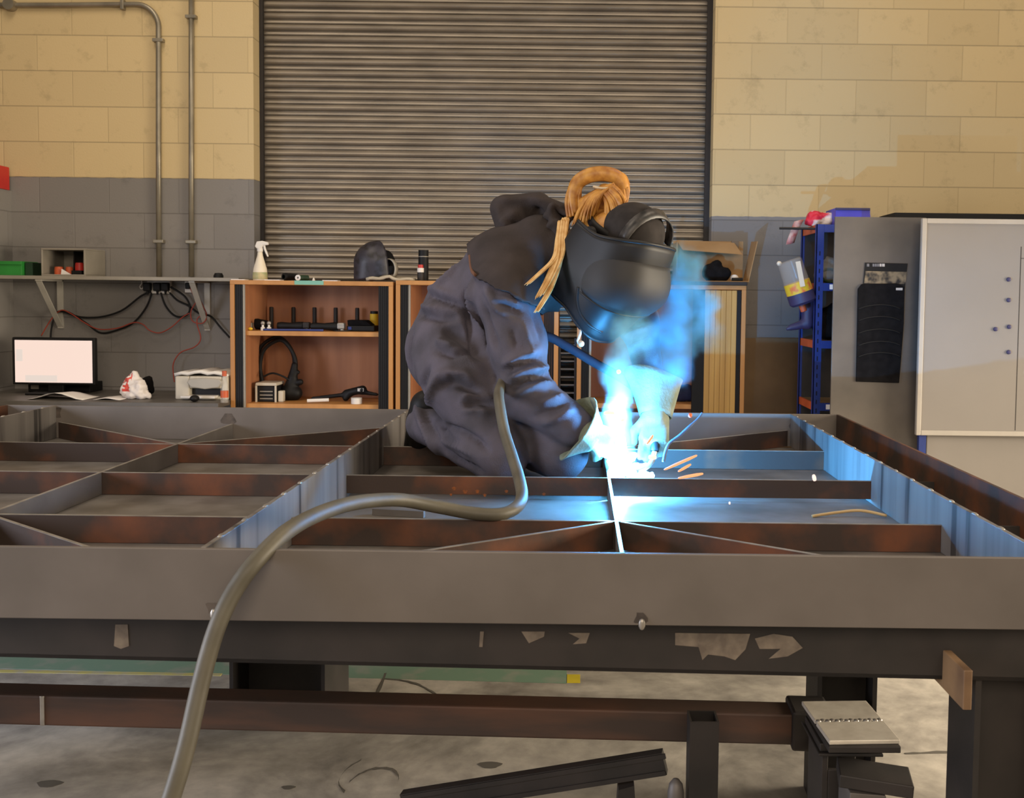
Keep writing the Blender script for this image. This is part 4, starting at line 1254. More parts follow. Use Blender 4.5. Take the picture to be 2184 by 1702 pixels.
# bag on the rack
p = at(1748, 487, 6.02)
M_RWBAG = mat('red_and_white_bag', (0.72, 0.62, 0.56), 0.5, col2=(0.66, 0.02, 0.05), scale=9, lo=0.50, hi=0.54, detail=1)
o, _, _ = blob('carrier_bag', [((p[0] - 0.02, 6.05, RACK[0] + 0.04), (p[0] + 0.05, 6.05, RACK[0] + 0.04), 0.05, 0.042), ((p[0] - 0.05, 6.04, RACK[0] + 0.03), (p[0] - 0.03, 6.04, RACK[0] + 0.05), 0.03, 0.03)], M_RWBAG, floor=RACK[0], h=0.008, lump=0.016, lscale=18)
tag(o, 'red and white plastic bag heaped on top of the blue rack', 'bag')
p = at(1692, 498, 5.98)
rows = []
for i in range(8):
    u = i / 7
    c_ = at(1704 - 16 * u - 3 * math.sin(3 * u), 470 + 50 * u, 5.98)
    rows.append([(c_[0] - 0.026 + 0.004 * math.sin(5 * u), 5.98 + 0.01 * math.sin(7 * u), c_[2] - 0.006), (c_[0] + 0.0, 5.975, c_[2]), (c_[0] + 0.032 - 0.012 * u, 5.985 + 0.01 * math.cos(6 * u), c_[2] + 0.008)])
o = MB().grid(rows).build('plastic_strip', mat('faded_red_print', (0.55, 0.40, 0.35), 0.5, col2=(0.45, 0.12, 0.11), scale=25), smooth=True, solid=0.004)
tag(o, 'torn red and white plastic strip hanging beside the top of the blue rack', 'strip')
a, c = at(1662, 487, 5.97), at(1736, 488, 5.97)
o = MB().tube([(a[0], 5.965, a[2]), (c[0] + 0.015, 5.965, c[2])], 0.007, 8).build('hanging_rod', M_DARK, smooth='auto'); tag(o, 'dark thin rod sticking out left from the top of the rack', 'rod')
# tilted clear tub
b0, b1 = Vector(at(1683, 555, 5.93)), Vector(at(1714, 648, 5.93))
ax = (b1 - b0).normalized(); L_ = (b1 - b0).length
t = thing('dispenser_bottle', b1, 'clear dispenser bottle with yellow label and navy base tilted on the blue rack', 'bottle')
MB().lathe([(0, 0), (0.060, 0), (0.070, 0.008), (0.074, L_ * 0.60), (0, L_ * 0.60)], b0, ax, 24, caps=False).build('clear_body', M_CLEAR, t, smooth='auto')
MB().lathe([(0.0755, L_ * 0.50), (0.077, L_ * 0.74)], b0, ax, 24, caps=False).build('printed_label', mat('yellow_red_label', (0.72, 0.50, 0.03), 0.5, col2=(0.68, 0.16, 0.05), scale=16, lo=0.40, hi=0.5), t, smooth=True)
MB().lathe([(0, L_ * 0.741), (0.078, L_ * 0.741), (0.078, L_ * 0.95), (0.066, L_ * 1.0), (0, L_ * 1.0)], b0, ax, 24, caps=False).build('base_cup', M_NAVY, t, smooth='auto')
MB().lathe([(0, L_), (0.020, L_), (0.018, L_ + 0.045), (0, L_ + 0.05)], b0 - Vector((0.012, 0, 0)), ax, 14, caps=False).build('nozzle', M_ORANGE, t, smooth='auto')
q = Vector(at(1662, 562, 5.93))
MB().ball(q, (0.015, 0.012, 0.014)).build('hanging_eye', M_FROST, t, smooth=True)
sd = ax.cross(Vector((0, 1, 0))).normalized()
MB().bar(b0 + ax * 0.02 - sd * -0.03 + Vector((0, -0.073, 0)), b0 + ax * (L_ * 0.62) - sd * -0.01 + Vector((0, -0.077, 0)), 0.028, 0.003, up=(0, 1, 0)).build('scale_strip', M_FROST, t)
# boot
p = at(1728, 690, 5.97)
zz = p[2]
o, _, _ = blob('rubber_boot', [((p[0] + 0.005, 6.065, zz + 0.16), (p[0] + 0.005, 6.065, zz + 0.0), 0.036, 0.034), ((p[0] + 0.005, 6.065, zz), (p[0] - 0.09, 6.06, zz - 0.022), 0.03, 0.014), ((p[0] - 0.05, 6.06, zz - 0.018), (p[0] - 0.115, 6.055, zz - 0.036), 0.018, 0.010)], M_NAVY, h=0.008, k=0.02)
tag(o, 'dark navy rubber boot hanging at the side of the blue rack', 'boot')
# rack contents
x0, x1 = float(at(1748, 590, 6.0)[0]), float(at(1800, 590, 6.0)[0])
t = thing('bagged_reel', ((x0 + x1) / 2, 6.05, RACK[1]), 'dark green reel wrapped in clear plastic on the second rack shelf', 'reel')
mb = MB()
for k in range(3):
    mb.tube([(x0 + 0.065 + 0.058 * math.cos(q), 6.0 + 0.03 * k, RACK[1] + 0.055 + 0.05 * math.sin(q) * (0.9 if math.sin(q) < 0 else 0.6)) for q in np.linspace(0, 2 * PI, 20)], 0.008, 8, caps=False)
mb.build('coil', M_DGREEN, t, smooth=True)
ob, _, _ = blob('plastic_wrap', [((x0 + 0.06, 6.05, RACK[1] + 0.075), (x0 + 0.075, 6.05, RACK[1] + 0.12), 0.074, 0.04)], M_CLEAR, t, h=0.01, lump=0.02, lscale=18)
o, _, _ = blob('black_sack', [((x0 + 0.06, 6.07, RACK[2] + 0.075), (x0 + 0.2, 6.07, RACK[2] + 0.075), 0.075, 0.075), ((x0 + 0.05, 6.07, RACK[2] + 0.13), (x0 + 0.2, 6.07, RACK[2] + 0.2), 0.05, 0.05)], M_BLACKC, floor=RACK[2], h=0.012, lump=0.02)
tag(o, 'black sack filling the third shelf of the blue rack', 'sack')
# galvanised panel with mat, crate on top
YG = 5.42
a, b_, c, d = at(1781, 462, YG), at(1976, 466, YG), at(1958, 1000, YG), at(1772, 1000, YG)
t = thing('steel_sheet', ((a[0] + b_[0]) / 2, YG, 0), 'tall bare galvanised steel sheet standing beside the whiteboard', 'sheet')
gx0, gx1, gz = a[0], b_[0], a[2]
MB().box((gx0, YG, 0), (gx1, YG + 0.012, gz)).build('panel', M_GALV, t, bevel=0.002)
MB().box((gx0 + 0.05, YG + 0.012, 0), (gx0 + 0.09, YG + 0.05, gz - 0.1)).build('stiffener', M_GALV, t)
MB().box((gx1 - 0.09, YG + 0.012, 0), (gx1 - 0.05, YG + 0.05, gz - 0.1)).build('stiffener', M_GALV, t)
# mat on display card
t = thing('display_mat', at(1880, 690, YG), 'black ribbed mat with a printed header card hanging on the tall steel sheet', 'mat')
P = lambda x, y, dy=0.0: tuple(at(x, y, YG - dy))
cardp = [P(1845, 560, .004), P(1936, 562, .004), P(1927, 640, .004), P(1838, 640, .004)]
cx0 = MB().prism(cardp, (0, 0.003, 0)).build('header_card', M_BLACK, t)
ph = [P(1846, 578, .005), P(1934, 580, .005), P(1931, 606, .005), P(1843, 604, .005)]
MB().prism(ph, (0, 0.001, 0)).build('printed_picture', mat('dim_photo_print', (0.22, 0.16, 0.09), 0.5, col2=(0.012, 0.010, 0.010), scale=22, lo=0.42, hi=0.60, detail=2), cx0)
M_INK = mat('pale_ink', (0.50, 0.45, 0.40), 0.6, var=0)
M_INKD = mat('dim_ink', (0.16, 0.15, 0.15), 0.6, var=0)
for k_, (xa_, xb_, m_) in enumerate(((1849, 1854, M_INKD), (1861, 1865, M_INKD), (1866, 1870, M_INKD), (1871, 1875, M_INKD), (1876, 1880, M_INK), (1881, 1887, M_INK))):
    MB().prism([P(xa_, 562.5, .0045), P(xb_, 562.5, .0045), P(xb_, 568.5, .0045), P(xa_, 568.5, .0045)], (0, 0.0004, 0)).build('printed_mark', m_, cx0)
body = [P(1838, 606, .012), P(1912, 604, .012), P(1930, 612, .012), P(1928, 690, .012), P(1922, 770, .012), P(1918, 817, .012), P(1826, 814, .012), P(1828, 720, .012), P(1830, 616, .012)]
bm_ = MB().prism(body, (0, 0.010, 0)).build('mat_body', M_BLACKC, t, bevel=0.003)
for k, yy in enumerate((655, 680, 707, 733, 757)):
    pts = spline([P(1831, yy + 4, .013), P(1850, yy - 2, .013), P(1878, yy - 5, .013), P(1905, yy - 2, .013), P(1921, yy + 4, .013)], 4)
    MB().tube(pts, 0.0035, 6).build('rib', M_BLACK, bm_, smooth=True)
MB().prism([P(1911, 614, .0135), P(1925, 614, .0135), P(1925, 619, .0135), P(1911, 619, .0135)], (0, 0.001, 0)).build('tag', M_INK, bm_)
# crate and black board on the rack top, seen over the steel sheet
YCR = 5.93
a, c = at(1783, 443, YCR), at(1858, 462, YCR)
rz = RACK[0]
t = thing('parts_crate', ((a[0] + c[0]) / 2, YCR + 0.1, rz), 'violet blue plastic crate on the rack showing above the tall steel sheet', 'crate')
mb = MB()
zc = float(a[2]); x0, x1 = a[0], c[0]; th = 0.006
mb.prism([(x0, YCR, rz), (x1 + 0.006, YCR, rz), (x1 - 0.012, YCR, zc), (x0 + 0.004, YCR, zc)], (0, th, 0))
mb.prism([(x0, YCR + 0.24, rz), (x1 + 0.006, YCR + 0.24, rz), (x1 - 0.012, YCR + 0.24, zc), (x0 + 0.004, YCR + 0.24, zc)], (0, th, 0))
mb.box((x0, YCR, rz), (x0 + th, YCR + 0.24, zc)); mb.box((x1 - 0.012, YCR, rz), (x1 - 0.006, YCR + 0.24, zc)); mb.box((x0, YCR, rz), (x1, YCR + 0.24, rz + 0.004))
mb.build('crate_body', M_BLUEP, t, bevel=0.002)
MB().box((x0 - 0.004, YCR - 0.008, zc - 0.014), (x1 - 0.008, YCR, zc)).build('rim', M_NAVY, t, bevel=0.002)
a = at(1906, 454, YCR)
o = MB().box((a[0], YCR - 0.02, rz), (xr1 + 0.3, YCR + 0.28, a[2])).build('black_board', M_BLACK)
tag(o, 'black slab lying on the rack behind the top of the whiteboard', 'board')
# second locker body carries the whiteboard
YW = 5.30
t = thing('whiteboard', at(2100, 925, YW), 'large whiteboard with five dark round magnets at the right edge', 'whiteboard')
q = [at(1976, 470, YW), at(2400, 474, YW), at(2400, 926, YW), at(1960, 924, YW)]
wx0 = q[0][0] - 0.015
wz1, wz0 = q[0][2], q[3][2]
MB().box((wx0, YW, wz0), (q[1][0], YW + 0.018, wz1)).build('writing_surface', M_BOARD, t)
f = mat('board_frame', (0.40, 0.365, 0.32), 0.45, var=0.05)
fw = 0.016
mb = MB(); mb.box((wx0 - 0.008, YW - 0.008, wz0 - 0.01), (wx0 + fw, YW + 0.019, wz1 + 0.01)); mb.build('frame_side', f, t, bevel=0.003)
mb = MB(); mb.box((wx0 + fw, YW - 0.008, wz1 - fw), (q[1][0], YW + 0.019, wz1 + 0.01)); mb.build('frame_top', f, t, bevel=0.003)
mb = MB(); mb.box((wx0 + fw, YW - 0.008, wz0 - 0.01), (q[1][0], YW + 0.019, wz0 + fw)); mb.build('frame_bottom', f, t, bevel=0.003)
l0, l1 = at(2178, 526, YW), at(2165, 918, YW)
MB().bar((l0[0], YW - 0.0002, l0[2]), (l1[0], YW - 0.0002, l1[2]), 0.004, 0.001, up=(0, 1, 0)).build('ruled_line', M_DARK, t)
l1 = at(2184, 551, YW); l2 = at(2300, 553, YW)
MB().bar((l0[0], YW - 0.0002, l1[2]), (l2[0], YW - 0.0002, l2[2]), 0.003, 0.001, up=(0, 1, 0)).build('ruled_line', M_DARK, t)
MAGL = ['topmost dark round magnet on the whiteboard', 'second dark magnet from the top on the whiteboard', 'dark magnet in the row of two nearer the ruled line', 'dark magnet standing left of the whiteboard column', 'lowest dark round magnet on the whiteboard']
for (x, y), lb in zip(((2151, 596), (2151, 640), (2152, 697), (2123, 702), (2151, 751)), MAGL):
    p = at(x, y, YW)
    o = MB().lathe([(0, 0), (0.0115, 0), (0.0105, 0.008), (0.007, 0.010), (0, 0.010)], (p[0], YW - 0.0005, p[2]), (0, -1, 0), 16, caps=False).build('board_magnet', M_NAVY, smooth='auto')
    tag(o, lb, 'magnet', 'magnets on the whiteboard')
# pale locker under the whiteboard with a blue post
a = at(1975, 932, YW + 0.06)
o = MB().box((a[0], YW + 0.05, 0), (q[1][0], YW + 0.115, wz0 + 0.3)).build('pale_panel', M_BOARD2, bevel=0.004)
tag(o, 'pale board standing behind and below the whiteboard', 'board')
a, c = at(1959, 940, YW + 0.03), at(1974, 940, YW + 0.03)
o = MB().box((a[0], YW + 0.022, 0), (c[0], YW + 0.05, wz1 - 0.1)).build('stand_post', M_BLUE)
tag(o, 'blue post under the left corner of the whiteboard', 'post')

# ------------------------------------------------------------------ welding table
ZP = 0.7575          # top of the table plate
ZT = 0.900           # top of the tall beams of the frame
ZB = ZP + 0.070      # top of the low bars
TA = -0.034          # the table stands slightly askew to the frame


def rt(x, y, z):
    c, s = math.cos(TA), math.sin(TA)
    return (x * c - (y - 2.1) * s, x * s + (y - 2.1) * c + 2.1, z)


t = thing('welding_table', (-0.4, 3.0, 0), 'heavy steel welding table under the welded frame', 'table')


def rbox(mb, lo, hi):
    o = len(mb.v)
    mb.box(lo, hi)
    for i in range(o, len(mb.v)):
        mb.v[i] = rt(*mb.v[i])
    return mb


TX0, TX1, TY0, TY1 = -2.55, 0.98, 2.09, 4.47
rbox(MB(), (TX0, TY0, ZP - 0.012), (TX1, TY1, ZP)).build('table_plate', M_PLATE, t)
za = ZP - 0.128
mb = MB(); rbox(mb, (TX0, TY0, za), (TX1, TY0 + 0.008, ZP - 0.0121)); rbox(mb, (TX0, TY0, za), (TX1, TY0 + 0.05, za + 0.008)); mb.build('front_channel', M_DARK, t)
mb = MB(); rbox(mb, (TX0, TY1 - 0.008, za), (TX1, TY1, ZP - 0.0121)); mb.build('rear_channel', M_DARK, t)
for x in (TX0, TX1 - 0.008):
    mb = MB(); rbox(mb, (x, TY0 + 0.05, za), (x + 0.008, TY1 - 0.008, ZP - 0.0121)); mb.build('side_channel', M_DARK, t)


def h_leg(x0, x1, y0, y1, m):
    mb = MB()
    th = 0.012
    rbox(mb, (x0, y0, 0), (x0 + th, y1, za)); rbox(mb, (x1 - th, y0, 0), (x1, y1, za)); rbox(mb, (x0 + th, (y0 + y1) / 2 - 0.006, 0), (x1 - th, (y0 + y1) / 2 + 0.006, za))
    return mb.build('leg', m, t)


h_leg(-1.145, -0.835, 3.22, 3.52, M_DARK)
h_leg(0.640, 0.800, 2.76, 2.92, M_DARK)
h_leg(0.825, 0.985, 2.10, 2.26, M_DARK)
h_leg(0.82, 0.98, 4.15, 4.30, M_DARK)
h_leg(-2.5, -2.32, 4.15, 4.30, M_DARK)
h_leg(-2.5, -2.32, 2.12, 2.28, M_DARK)
# gusset weld marks where the torch burnt the paint of the channel
M_SCRAPE = mat('scraped_steel', (0.20, 0.16, 0.12), 0.6, col2=(0.11, 0.085, 0.065), scale=30)
fs = [((246, 1332), (272, 1332), (275, 1378), (258, 1384), (243, 1378)), ((1112, 1347), (1162, 1347), (1160, 1358), (1128, 1372)), ((1024, 1347), (1032, 1347), (1029, 1380), (1022, 1380)),
      ((1440, 1350), (1600, 1352), (1590, 1385), (1568, 1408), (1545, 1400), (1510, 1396), (1498, 1408), (1490, 1380), (1440, 1376)),
      ((1610, 1362), (1650, 1352), (1690, 1358), (1712, 1382), (1680, 1400), (1640, 1405), (1665, 1384), (1620, 1384)), ((1212, 1350), (1258, 1350), (1250, 1372), (1222, 1374), (1236, 1362))]
for poly in fs:
    pts = []
    for x, y in poly:
        yy = TY0
        for _ in range(4):
            xw_ = at(x, y, yy)[0]
            yy = 2.1 + (TY0 - 2.1) / math.cos(TA) + math.tan(TA) * xw_ - 0.0012
        pts.append(tuple(at(x, y, yy)))
    MB().prism(pts, (0, 0.001, 0)).build('scrape_mark', M_SCRAPE, t)
# lower rail between the legs
RY = 2.65
rz0, rz1 = 0.232, 0.315
rail = rbox(MB(), (-2.32, RY + 0.012, rz0), (0.56, RY + 0.10, rz1)).build('lower_rail', mat('brown_rail', (0.125, 0.058, 0.034), 0.6, 0.2, col2=(0.052, 0.034, 0.026), scale=3.5, stretch=(0.6, 1, 3), lo=0.42, hi=0.7, bump=0.05), t, bevel=0.006)
rbox(MB(), (0.555, RY, rz0 - 0.012), (0.66, RY + 0.12, rz1 + 0.012)).build('rail_sleeve', M_DARK, t, bevel=0.008)
cb = rt(0.61, RY - 0.002, 0.245)
MB().cyl(cb, (cb[0], cb[1] - 0.012, cb[2]), 0.012, n=8).build('rail_bolt', M_DARK, t)
xw = at(95, 1530, RY + 0.07)
wy = rt(xw[0], RY + 0.012, 0)[1]
MB().box((xw[0] - 0.006, wy - 0.003, rz0 + 0.002), (xw[0] + 0.006, wy, rz1)).build('weld_seam', M_EDGE, t, bevel=0.002)
# support bar reaching out under the near beam
mb = MB(); mb.box((0.753, 1.95, 0.612), (0.770, 2.14, 0.690)); mb.build('support_bar', mat('tan_rust_steel', (0.26, 0.155, 0.075), 0.6, 0.2, col2=(0.15, 0.085, 0.045), scale=9), t, bevel=0.002)

# ------------------------------------------------------------------ the welded frame
fr = thing('welded_steel_frame', (-0.67, 3.2, ZP), 'large welded grid frame of grey steel flats lying on the table', 'frame')
Y0, Y1 = 1.99, 4.49
XL0, XL1, XA, XD, XE = -2.49, -2.28, -0.735, 0.936, 1.136
TH = 0.012
G = 0.0006
# near beam: wide face with a thin top edge
M_NEAR = mat('pale_mill_steel', (0.175, 0.150, 0.132), 0.52, 0.3, col2=(0.138, 0.118, 0.102), scale=4, bump=0.04, bscale=140)
MB().box((XL0, Y0, ZP + G), (XE + TH, Y0 + TH, ZT)).build('near_beam', M_NEAR, fr, bevel=0.0015)
MB().box((XL0, Y1 - TH, ZP + G), (XE + TH, Y1, ZT)).build('far_beam', M_NEAR, fr, bevel=0.0015)
MID = Y0 + TH
END = Y1 - TH
for x, m in ((XL0, M_RUST), (XE, M_RUST)):
    MB().box((x, MID, ZP + G), (x + TH, END, ZT)).build('outer_beam', m, fr, bevel=0.0015)


def streaked(name):
    m = bpy.data.materials.new(name); m.use_nodes = True
    nt = m.node_tree; N, Lk = nt.nodes, nt.links
    b = N['Principled BSDF']; b.inputs['Roughness'].default_value = 0.42; b.inputs['Metallic'].default_value = 0.35
    tc = N.new('ShaderNodeTexCoord'); mp = N.new('ShaderNodeMapping'); mp.inputs['Scale'].default_value = (1, 6.5, 0.35)
    Lk.new(tc.outputs['Object'], mp.inputs['Vector'])
    n = N.new('ShaderNodeTexNoise'); n.inputs['Scale'].default_value = 2.2; n.inputs['Detail'].default_value = 3
    Lk.new(mp.outputs[0], n.inputs['Vector'])
    r = N.new('ShaderNodeValToRGB')
    e = r.color_ramp.elements
    e[0].position = 0.36; e[0].color = (0.06, 0.055, 0.052, 1)
    e[1].position = 0.62; e[1].color = (0.23, 0.212, 0.195, 1)
    k = e.new(0.42); k.color = (0.17, 0.155, 0.145, 1)
    Lk.new(n.outputs['Fac'], r.inputs['Fac']); Lk.new(r.outputs[0], b.inputs['Base Color'])
    return m


M_STRK = streaked('streaked_steel')
for x in (XL1, XA, XD):
    MB().box((x, MID, ZP + G), (x + TH, END, ZT)).build('long_beam', M_STRK, fr, bevel=0.0015)
    # weld tacks along the top edge
    mb = MB()
    nt_ = 16
    for i in range(nt_):
        y = MID + 0.10 + (END - MID - 0.2) * i / (nt_ - 1)
        mb.ball((x + TH / 2, y, ZT), (0.006, 0.016, 0.0035), 8, 4)
    mb.build('tack_row', M_EDGE, fr, smooth=True)
bays = ((XL1 + TH, XA), (XA + TH, XD))
CR = (2.605, 3.235, 3.860)
for bi, (x0, x1) in enumerate(bays):
    xm = (x0 + x1) / 2
    for ci, y in enumerate(CR):
        lift = 0.013 if (bi == 1 and ci == 1) else G
        MB().box((x0, y, ZP + lift), (x1, y + 0.008, ZB)).build('cross_bar', M_RUST, fr, bevel=0.001)
        MB().box((x0, y - 0.0004, ZB), (x1, y + 0.0084, ZB + 0.0016)).build('cross_bar_edge', M_EDGE, fr)
    ys = [MID, *CR, END]
    for i in range(4):
        ya_, yb_ = ys[i] + (0.0085 if i else 0), ys[i + 1] - 0.0005
        MB().box((xm - 0.004, ya_, ZP + G), (xm + 0.004, yb_, ZB)).build('middle_bar', M_STEEL, fr, bevel=0.001)
        MB().box((xm - 0.0045, ya_, ZB), (xm + 0.0045, yb_, ZB + 0.0016)).build('middle_bar_edge', M_EDGE, fr)
    # diagonal struts in the first and last rows
    for (ya_, yb_, ends) in ((CR[0] - 0.004, MID + 0.004, 1), (CR[2] + 0.012, END - 0.004, 0)):
        for sgn in (-1, 1):
            if ends:
                xe_ = xm + sgn * (x1 - x0 - 0.02) / 2
            else:
                xe_ = xm + sgn * (x1 - x0 - 0.03) / 2
            a3 = (xm + sgn * 0.012, ya_, (ZP + ZB) / 2 + G); b3 = (xe_, yb_, (ZP + ZB) / 2 + G)
            MB().bar(a3, b3, 0.008, 0.069).build('diagonal_strut', M_RUST, fr)
            MB().bar((a3[0], a3[1], ZB + 0.0008), (b3[0], b3[1], ZB + 0.0008), 0.0088, 0.0016).build('diagonal_edge', M_EDGE, fr)
# short stubs that tie the outer beam to the long beam on the right
for y in (2.605, 3.235, 3.860):
    for xa_, xb_ in ((XD + TH, XE), (XL0 + TH, XL1)):
        MB().box((xa_, y, ZP + 0.02), (xb_, y + 0.008, ZB)).build('tie_stub', M_DARK, fr)
# burn marks with a plug of weld on the near beam and on the far beam
M_BURN = mat('heat_stain', (0.10, 0.078, 0.062), 0.7, col2=(0.035, 0.026, 0.022), scale=20)
for (x, y, Y, r) in ((453, 1297, Y0, 0.012), (1366, 1318, Y0, 0.012)):
    p = at(x, y, Y)
    pts = [(p[0] + r * (1 + 0.35 * math.sin(3 * a + x)) * math.cos(a), Y - 0.0006, p[2] + r * 1.2 * (1 + 0.3 * math.cos(2 * a)) * math.sin(a)) for a in np.linspace(0, 2 * PI, 18)[:-1]]
    MB().prism(pts, (0, 0.0005, 0)).build('heat_mark', M_BURN, fr)
    MB().ball((p[0] + 0.003, Y - 0.002, p[2] - 0.012), (0.007, 0.004, 0.012), 8, 5).build('weld_bead', M_EDGE, fr, smooth=True)
for (x, y) in ((487, 893), (1700, 905), (118, 880)):
    p = at(x, y, Y1 - TH)
    pts = [(p[0] + 0.03 * (1 + 0.3 * math.sin(3 * a + x)) * math.cos(a), Y1 - TH - 0.0006, p[2] + 0.03 * (1 + 0.25 * math.cos(2 * a)) * math.sin(a)) for a in np.linspace(0, 2 * PI, 18)[:-1]]
    MB().prism(pts, (0, 0.0005, 0)).build('heat_mark', M_BURN, fr)
# orange rust blooms on the middle cross bar
M_BLOOM = mat('orange_rust', (0.30, 0.085, 0.015), 0.85, col2=(0.12, 0.045, 0.02), scale=60)
for (x, y, r) in ((968, 1042, .006), (992, 1048, .007), (1018, 1048, .006), (1034, 1056, .005), (1080, 1048, .005), (1160, 1054, .005), (962, 1055, .004)):
    p = at(x, y, 3.2345)
    MB().prism([(p[0] + r * (1 + 0.4 * math.sin(5 * a)) * math.cos(a), 3.2345, p[2] + r * math.sin(a)) for a in np.linspace(0, 2 * PI, 16)[:-1]], (0, 0.0004, 0)).build('rust_spot', M_BLOOM, fr)
# a small clamp on the right, a curved strip and offcuts lying on the plate
p = atz(1830, 1108, ZP)
o = MB().tube(spline([(p[0] - 0.13, p[1] + 0.02, ZP + 0.004), (p[0] - 0.05, p[1] + 0.04, ZP + 0.012), (p[0] + 0.02, p[1] + 0.04, ZP + 0.018), (p[0] + 0.09, p[1] + 0.02, ZP + 0.008)], 6), 0.0045, 8).build('tan_strip', mat('tan_rod', (0.50, 0.33, 0.14), 0.6, var=0.1), smooth=True)
tag(o, 'curved tan strip lying on the table plate at the right of the frame', 'strip')
p, q = atz(796, 1098, ZP), atz(905, 1104, ZP)
o = MB().bar((p[0], p[1], ZP + 0.010), (q[0], q[1], ZP + 0.010), 0.016, 0.019).build('flat_offcut', M_STEEL)
tag(o, 'short flat steel offcut lying on the plate beside the grey hose', 'offcut')

# ------------------------------------------------------------------ offcuts and stands on the floor in front
ht = at(1503, 1540, 2.5)
hw = 0.036
mb = MB()
z = ht[2]
x, y = ht[0], 2.5
for (a_, b_, c_, d_) in ((x - hw, x + hw, y, y + 0.005), (x - hw, x + hw, y + 2 * hw - 0.005, y + 2 * hw), (x - hw, x - hw + 0.005, y + 0.005, y + 2 * hw - 0.005), (x + hw - 0.005, x + hw, y + 0.005, y + 2 * hw - 0.005)):
    mb.box((a_, c_, 0), (b_, d_, z))
o = mb.build('square_tube', M_DARK)
tag(o, 'upright open square tube standing on the floor in front of the rail', 'tube')
# leaning channel bar and the block it rests on
b1 = Vector(at(1418, 1624, 2.585)); b0 = Vector((-0.45, 2.70, 0.038))
d = (b1 - b0).normalized()
mb = MB()
mb.bar(b0, b1, 0.030, 0.058)
mb.bar(b0 + Vector((0, -0.017, 0.022)), b1 + Vector((0, -0.017, 0.022)), 0.006, 0.012)
mb.bar(b0 + Vector((0, -0.017, -0.022)), b1 + Vector((0, -0.017, -0.022)), 0.006, 0.012)
o = mb.build('steel_channel', M_DARK)
tag(o, 'dark steel channel sloping up from the floor under the rail', 'channel')
pb = b0 + (b1 - b0) * 0.86
zb = pb.z - 0.034
o = MB().prism([(pb.x - 0.03, pb.y - 0.03, 0), (pb.x + 0.03, pb.y - 0.03, 0), (pb.x + 0.018, pb.y - 0.03, zb), (pb.x - 0.022, pb.y - 0.03, zb - 0.012)], (0, 0.06, 0)).build('prop_block', M_DARK)
tag(o, 'small dark block propping the raised end of the sloping channel', 'block')
p = at(1443, 1690, 2.5)
o = MB().lathe([(0, 0), (0.021, 0), (0.021, p[2] - 0.01), (0.017, p[2] + 0.012), (0.008, p[2] + 0.024), (0, p[2] + 0.026)], (p[0], 2.52, 0), n=18, caps=False).build('round_bar', M_STEEL, smooth='auto')
tag(o, 'round-topped grey bar standing left of the square tube', 'bar')
# stand with the welded test plates
ztp = 0.400
st = thing('offcut_stand', (0.66, 2.42, 0), 'dark steel stand carrying the shiny welded test plates', 'stand')
MB().box((0.585, 2.36, 0), (0.60, 2.50, 0.345)).build('web', M_DARK, st, bevel=0.002)
MB().box((0.60, 2.36, 0), (0.70, 2.372, 0.30)).build('flange', M_DARK, st, bevel=0.002)
MB().box((0.60, 2.488, 0), (0.70, 2.50, 0.30)).build('flange', M_DARK, st, bevel=0.002)
MB().box((0.57, 2.33, 0.345), (0.72, 2.52, 0.352)).build('top_plate', M_DARK, st, bevel=0.002)
M_SHINY = mat('ground_steel', (0.72, 0.66, 0.56), 0.35, 0.4, col2=(0.60, 0.54, 0.45), scale=25, bump=0.06)
tp = thing('test_plate', (0.66, 2.42, 0.38), 'shiny welded test plate with a rough bead on top of the stand', 'plate')
rot = lambda x, y, z, an=0.06: (0.66 + (x - 0.66) * math.cos(an) - (y - 2.42) * math.sin(an), 2.42 + (x - 0.66) * math.sin(an) + (y - 2.42) * math.cos(an), z)
for y0_, y1_ in ((2.30, 2.405), (2.415, 2.53)):
    mb = MB(); mb.box((0.578, y0_, 0.388), (0.742, y1_, 0.398))
    mb.v = [rot(*p_) for p_ in mb.v]; mb.build('plate_half', M_SHINY, tp, bevel=0.0015)
mb = MB()
for k in range(14):
    q_ = rot(0.585 + 0.0115 * k, 2.410 + 0.003 * (k % 2), 0.397)
    mb.ball(q_, (0.0075, 0.0075, 0.004), 8, 5)
mb.build('weld_bead', M_EDGE, tp, smooth=True)
mb = MB(); mb.box((0.58, 2.29, 0.372), (0.745, 2.52, 0.3875)); mb.v = [rot(*p_, an=0.02) for p_ in mb.v]
o = mb.build('steel_plate', M_DARK, bevel=0.002); tag(o, 'dark steel plate directly under the shiny test plate', 'plate')
mb = MB(); mb.box((0.575, 2.34, 0.3525), (0.735, 2.50, 0.3715))
o = mb.build('spacer_plate', M_DARK, bevel=0.002); tag(o, 'dark spacer plate lowest in the stack on the stand', 'plate')
a = at(1815, 1618, 2.24); c = at(1963, 1640, 2.24)
mb = MB(); mb.bar((0.607, 2.30, 0.325), (0.765, 2.27, 0.314), 0.10, 0.030); o = mb.build('square_block', M_DARK, bevel=0.003)
tag(o, 'dark rectangular steel block below the stacked plates on the right', 'block')
mb = MB(); mb.prism([(0.615, 2.22, 0), (0.76, 2.22, 0), (0.70, 2.24, 0.298), (0.62, 2.24, 0.304)], (0, 0.10, 0)); o = mb.build('wedge_stand', M_STEEL, bevel=0.002)
tag(o, 'grey wedge of steel holding up the dark rectangular block', 'stand')

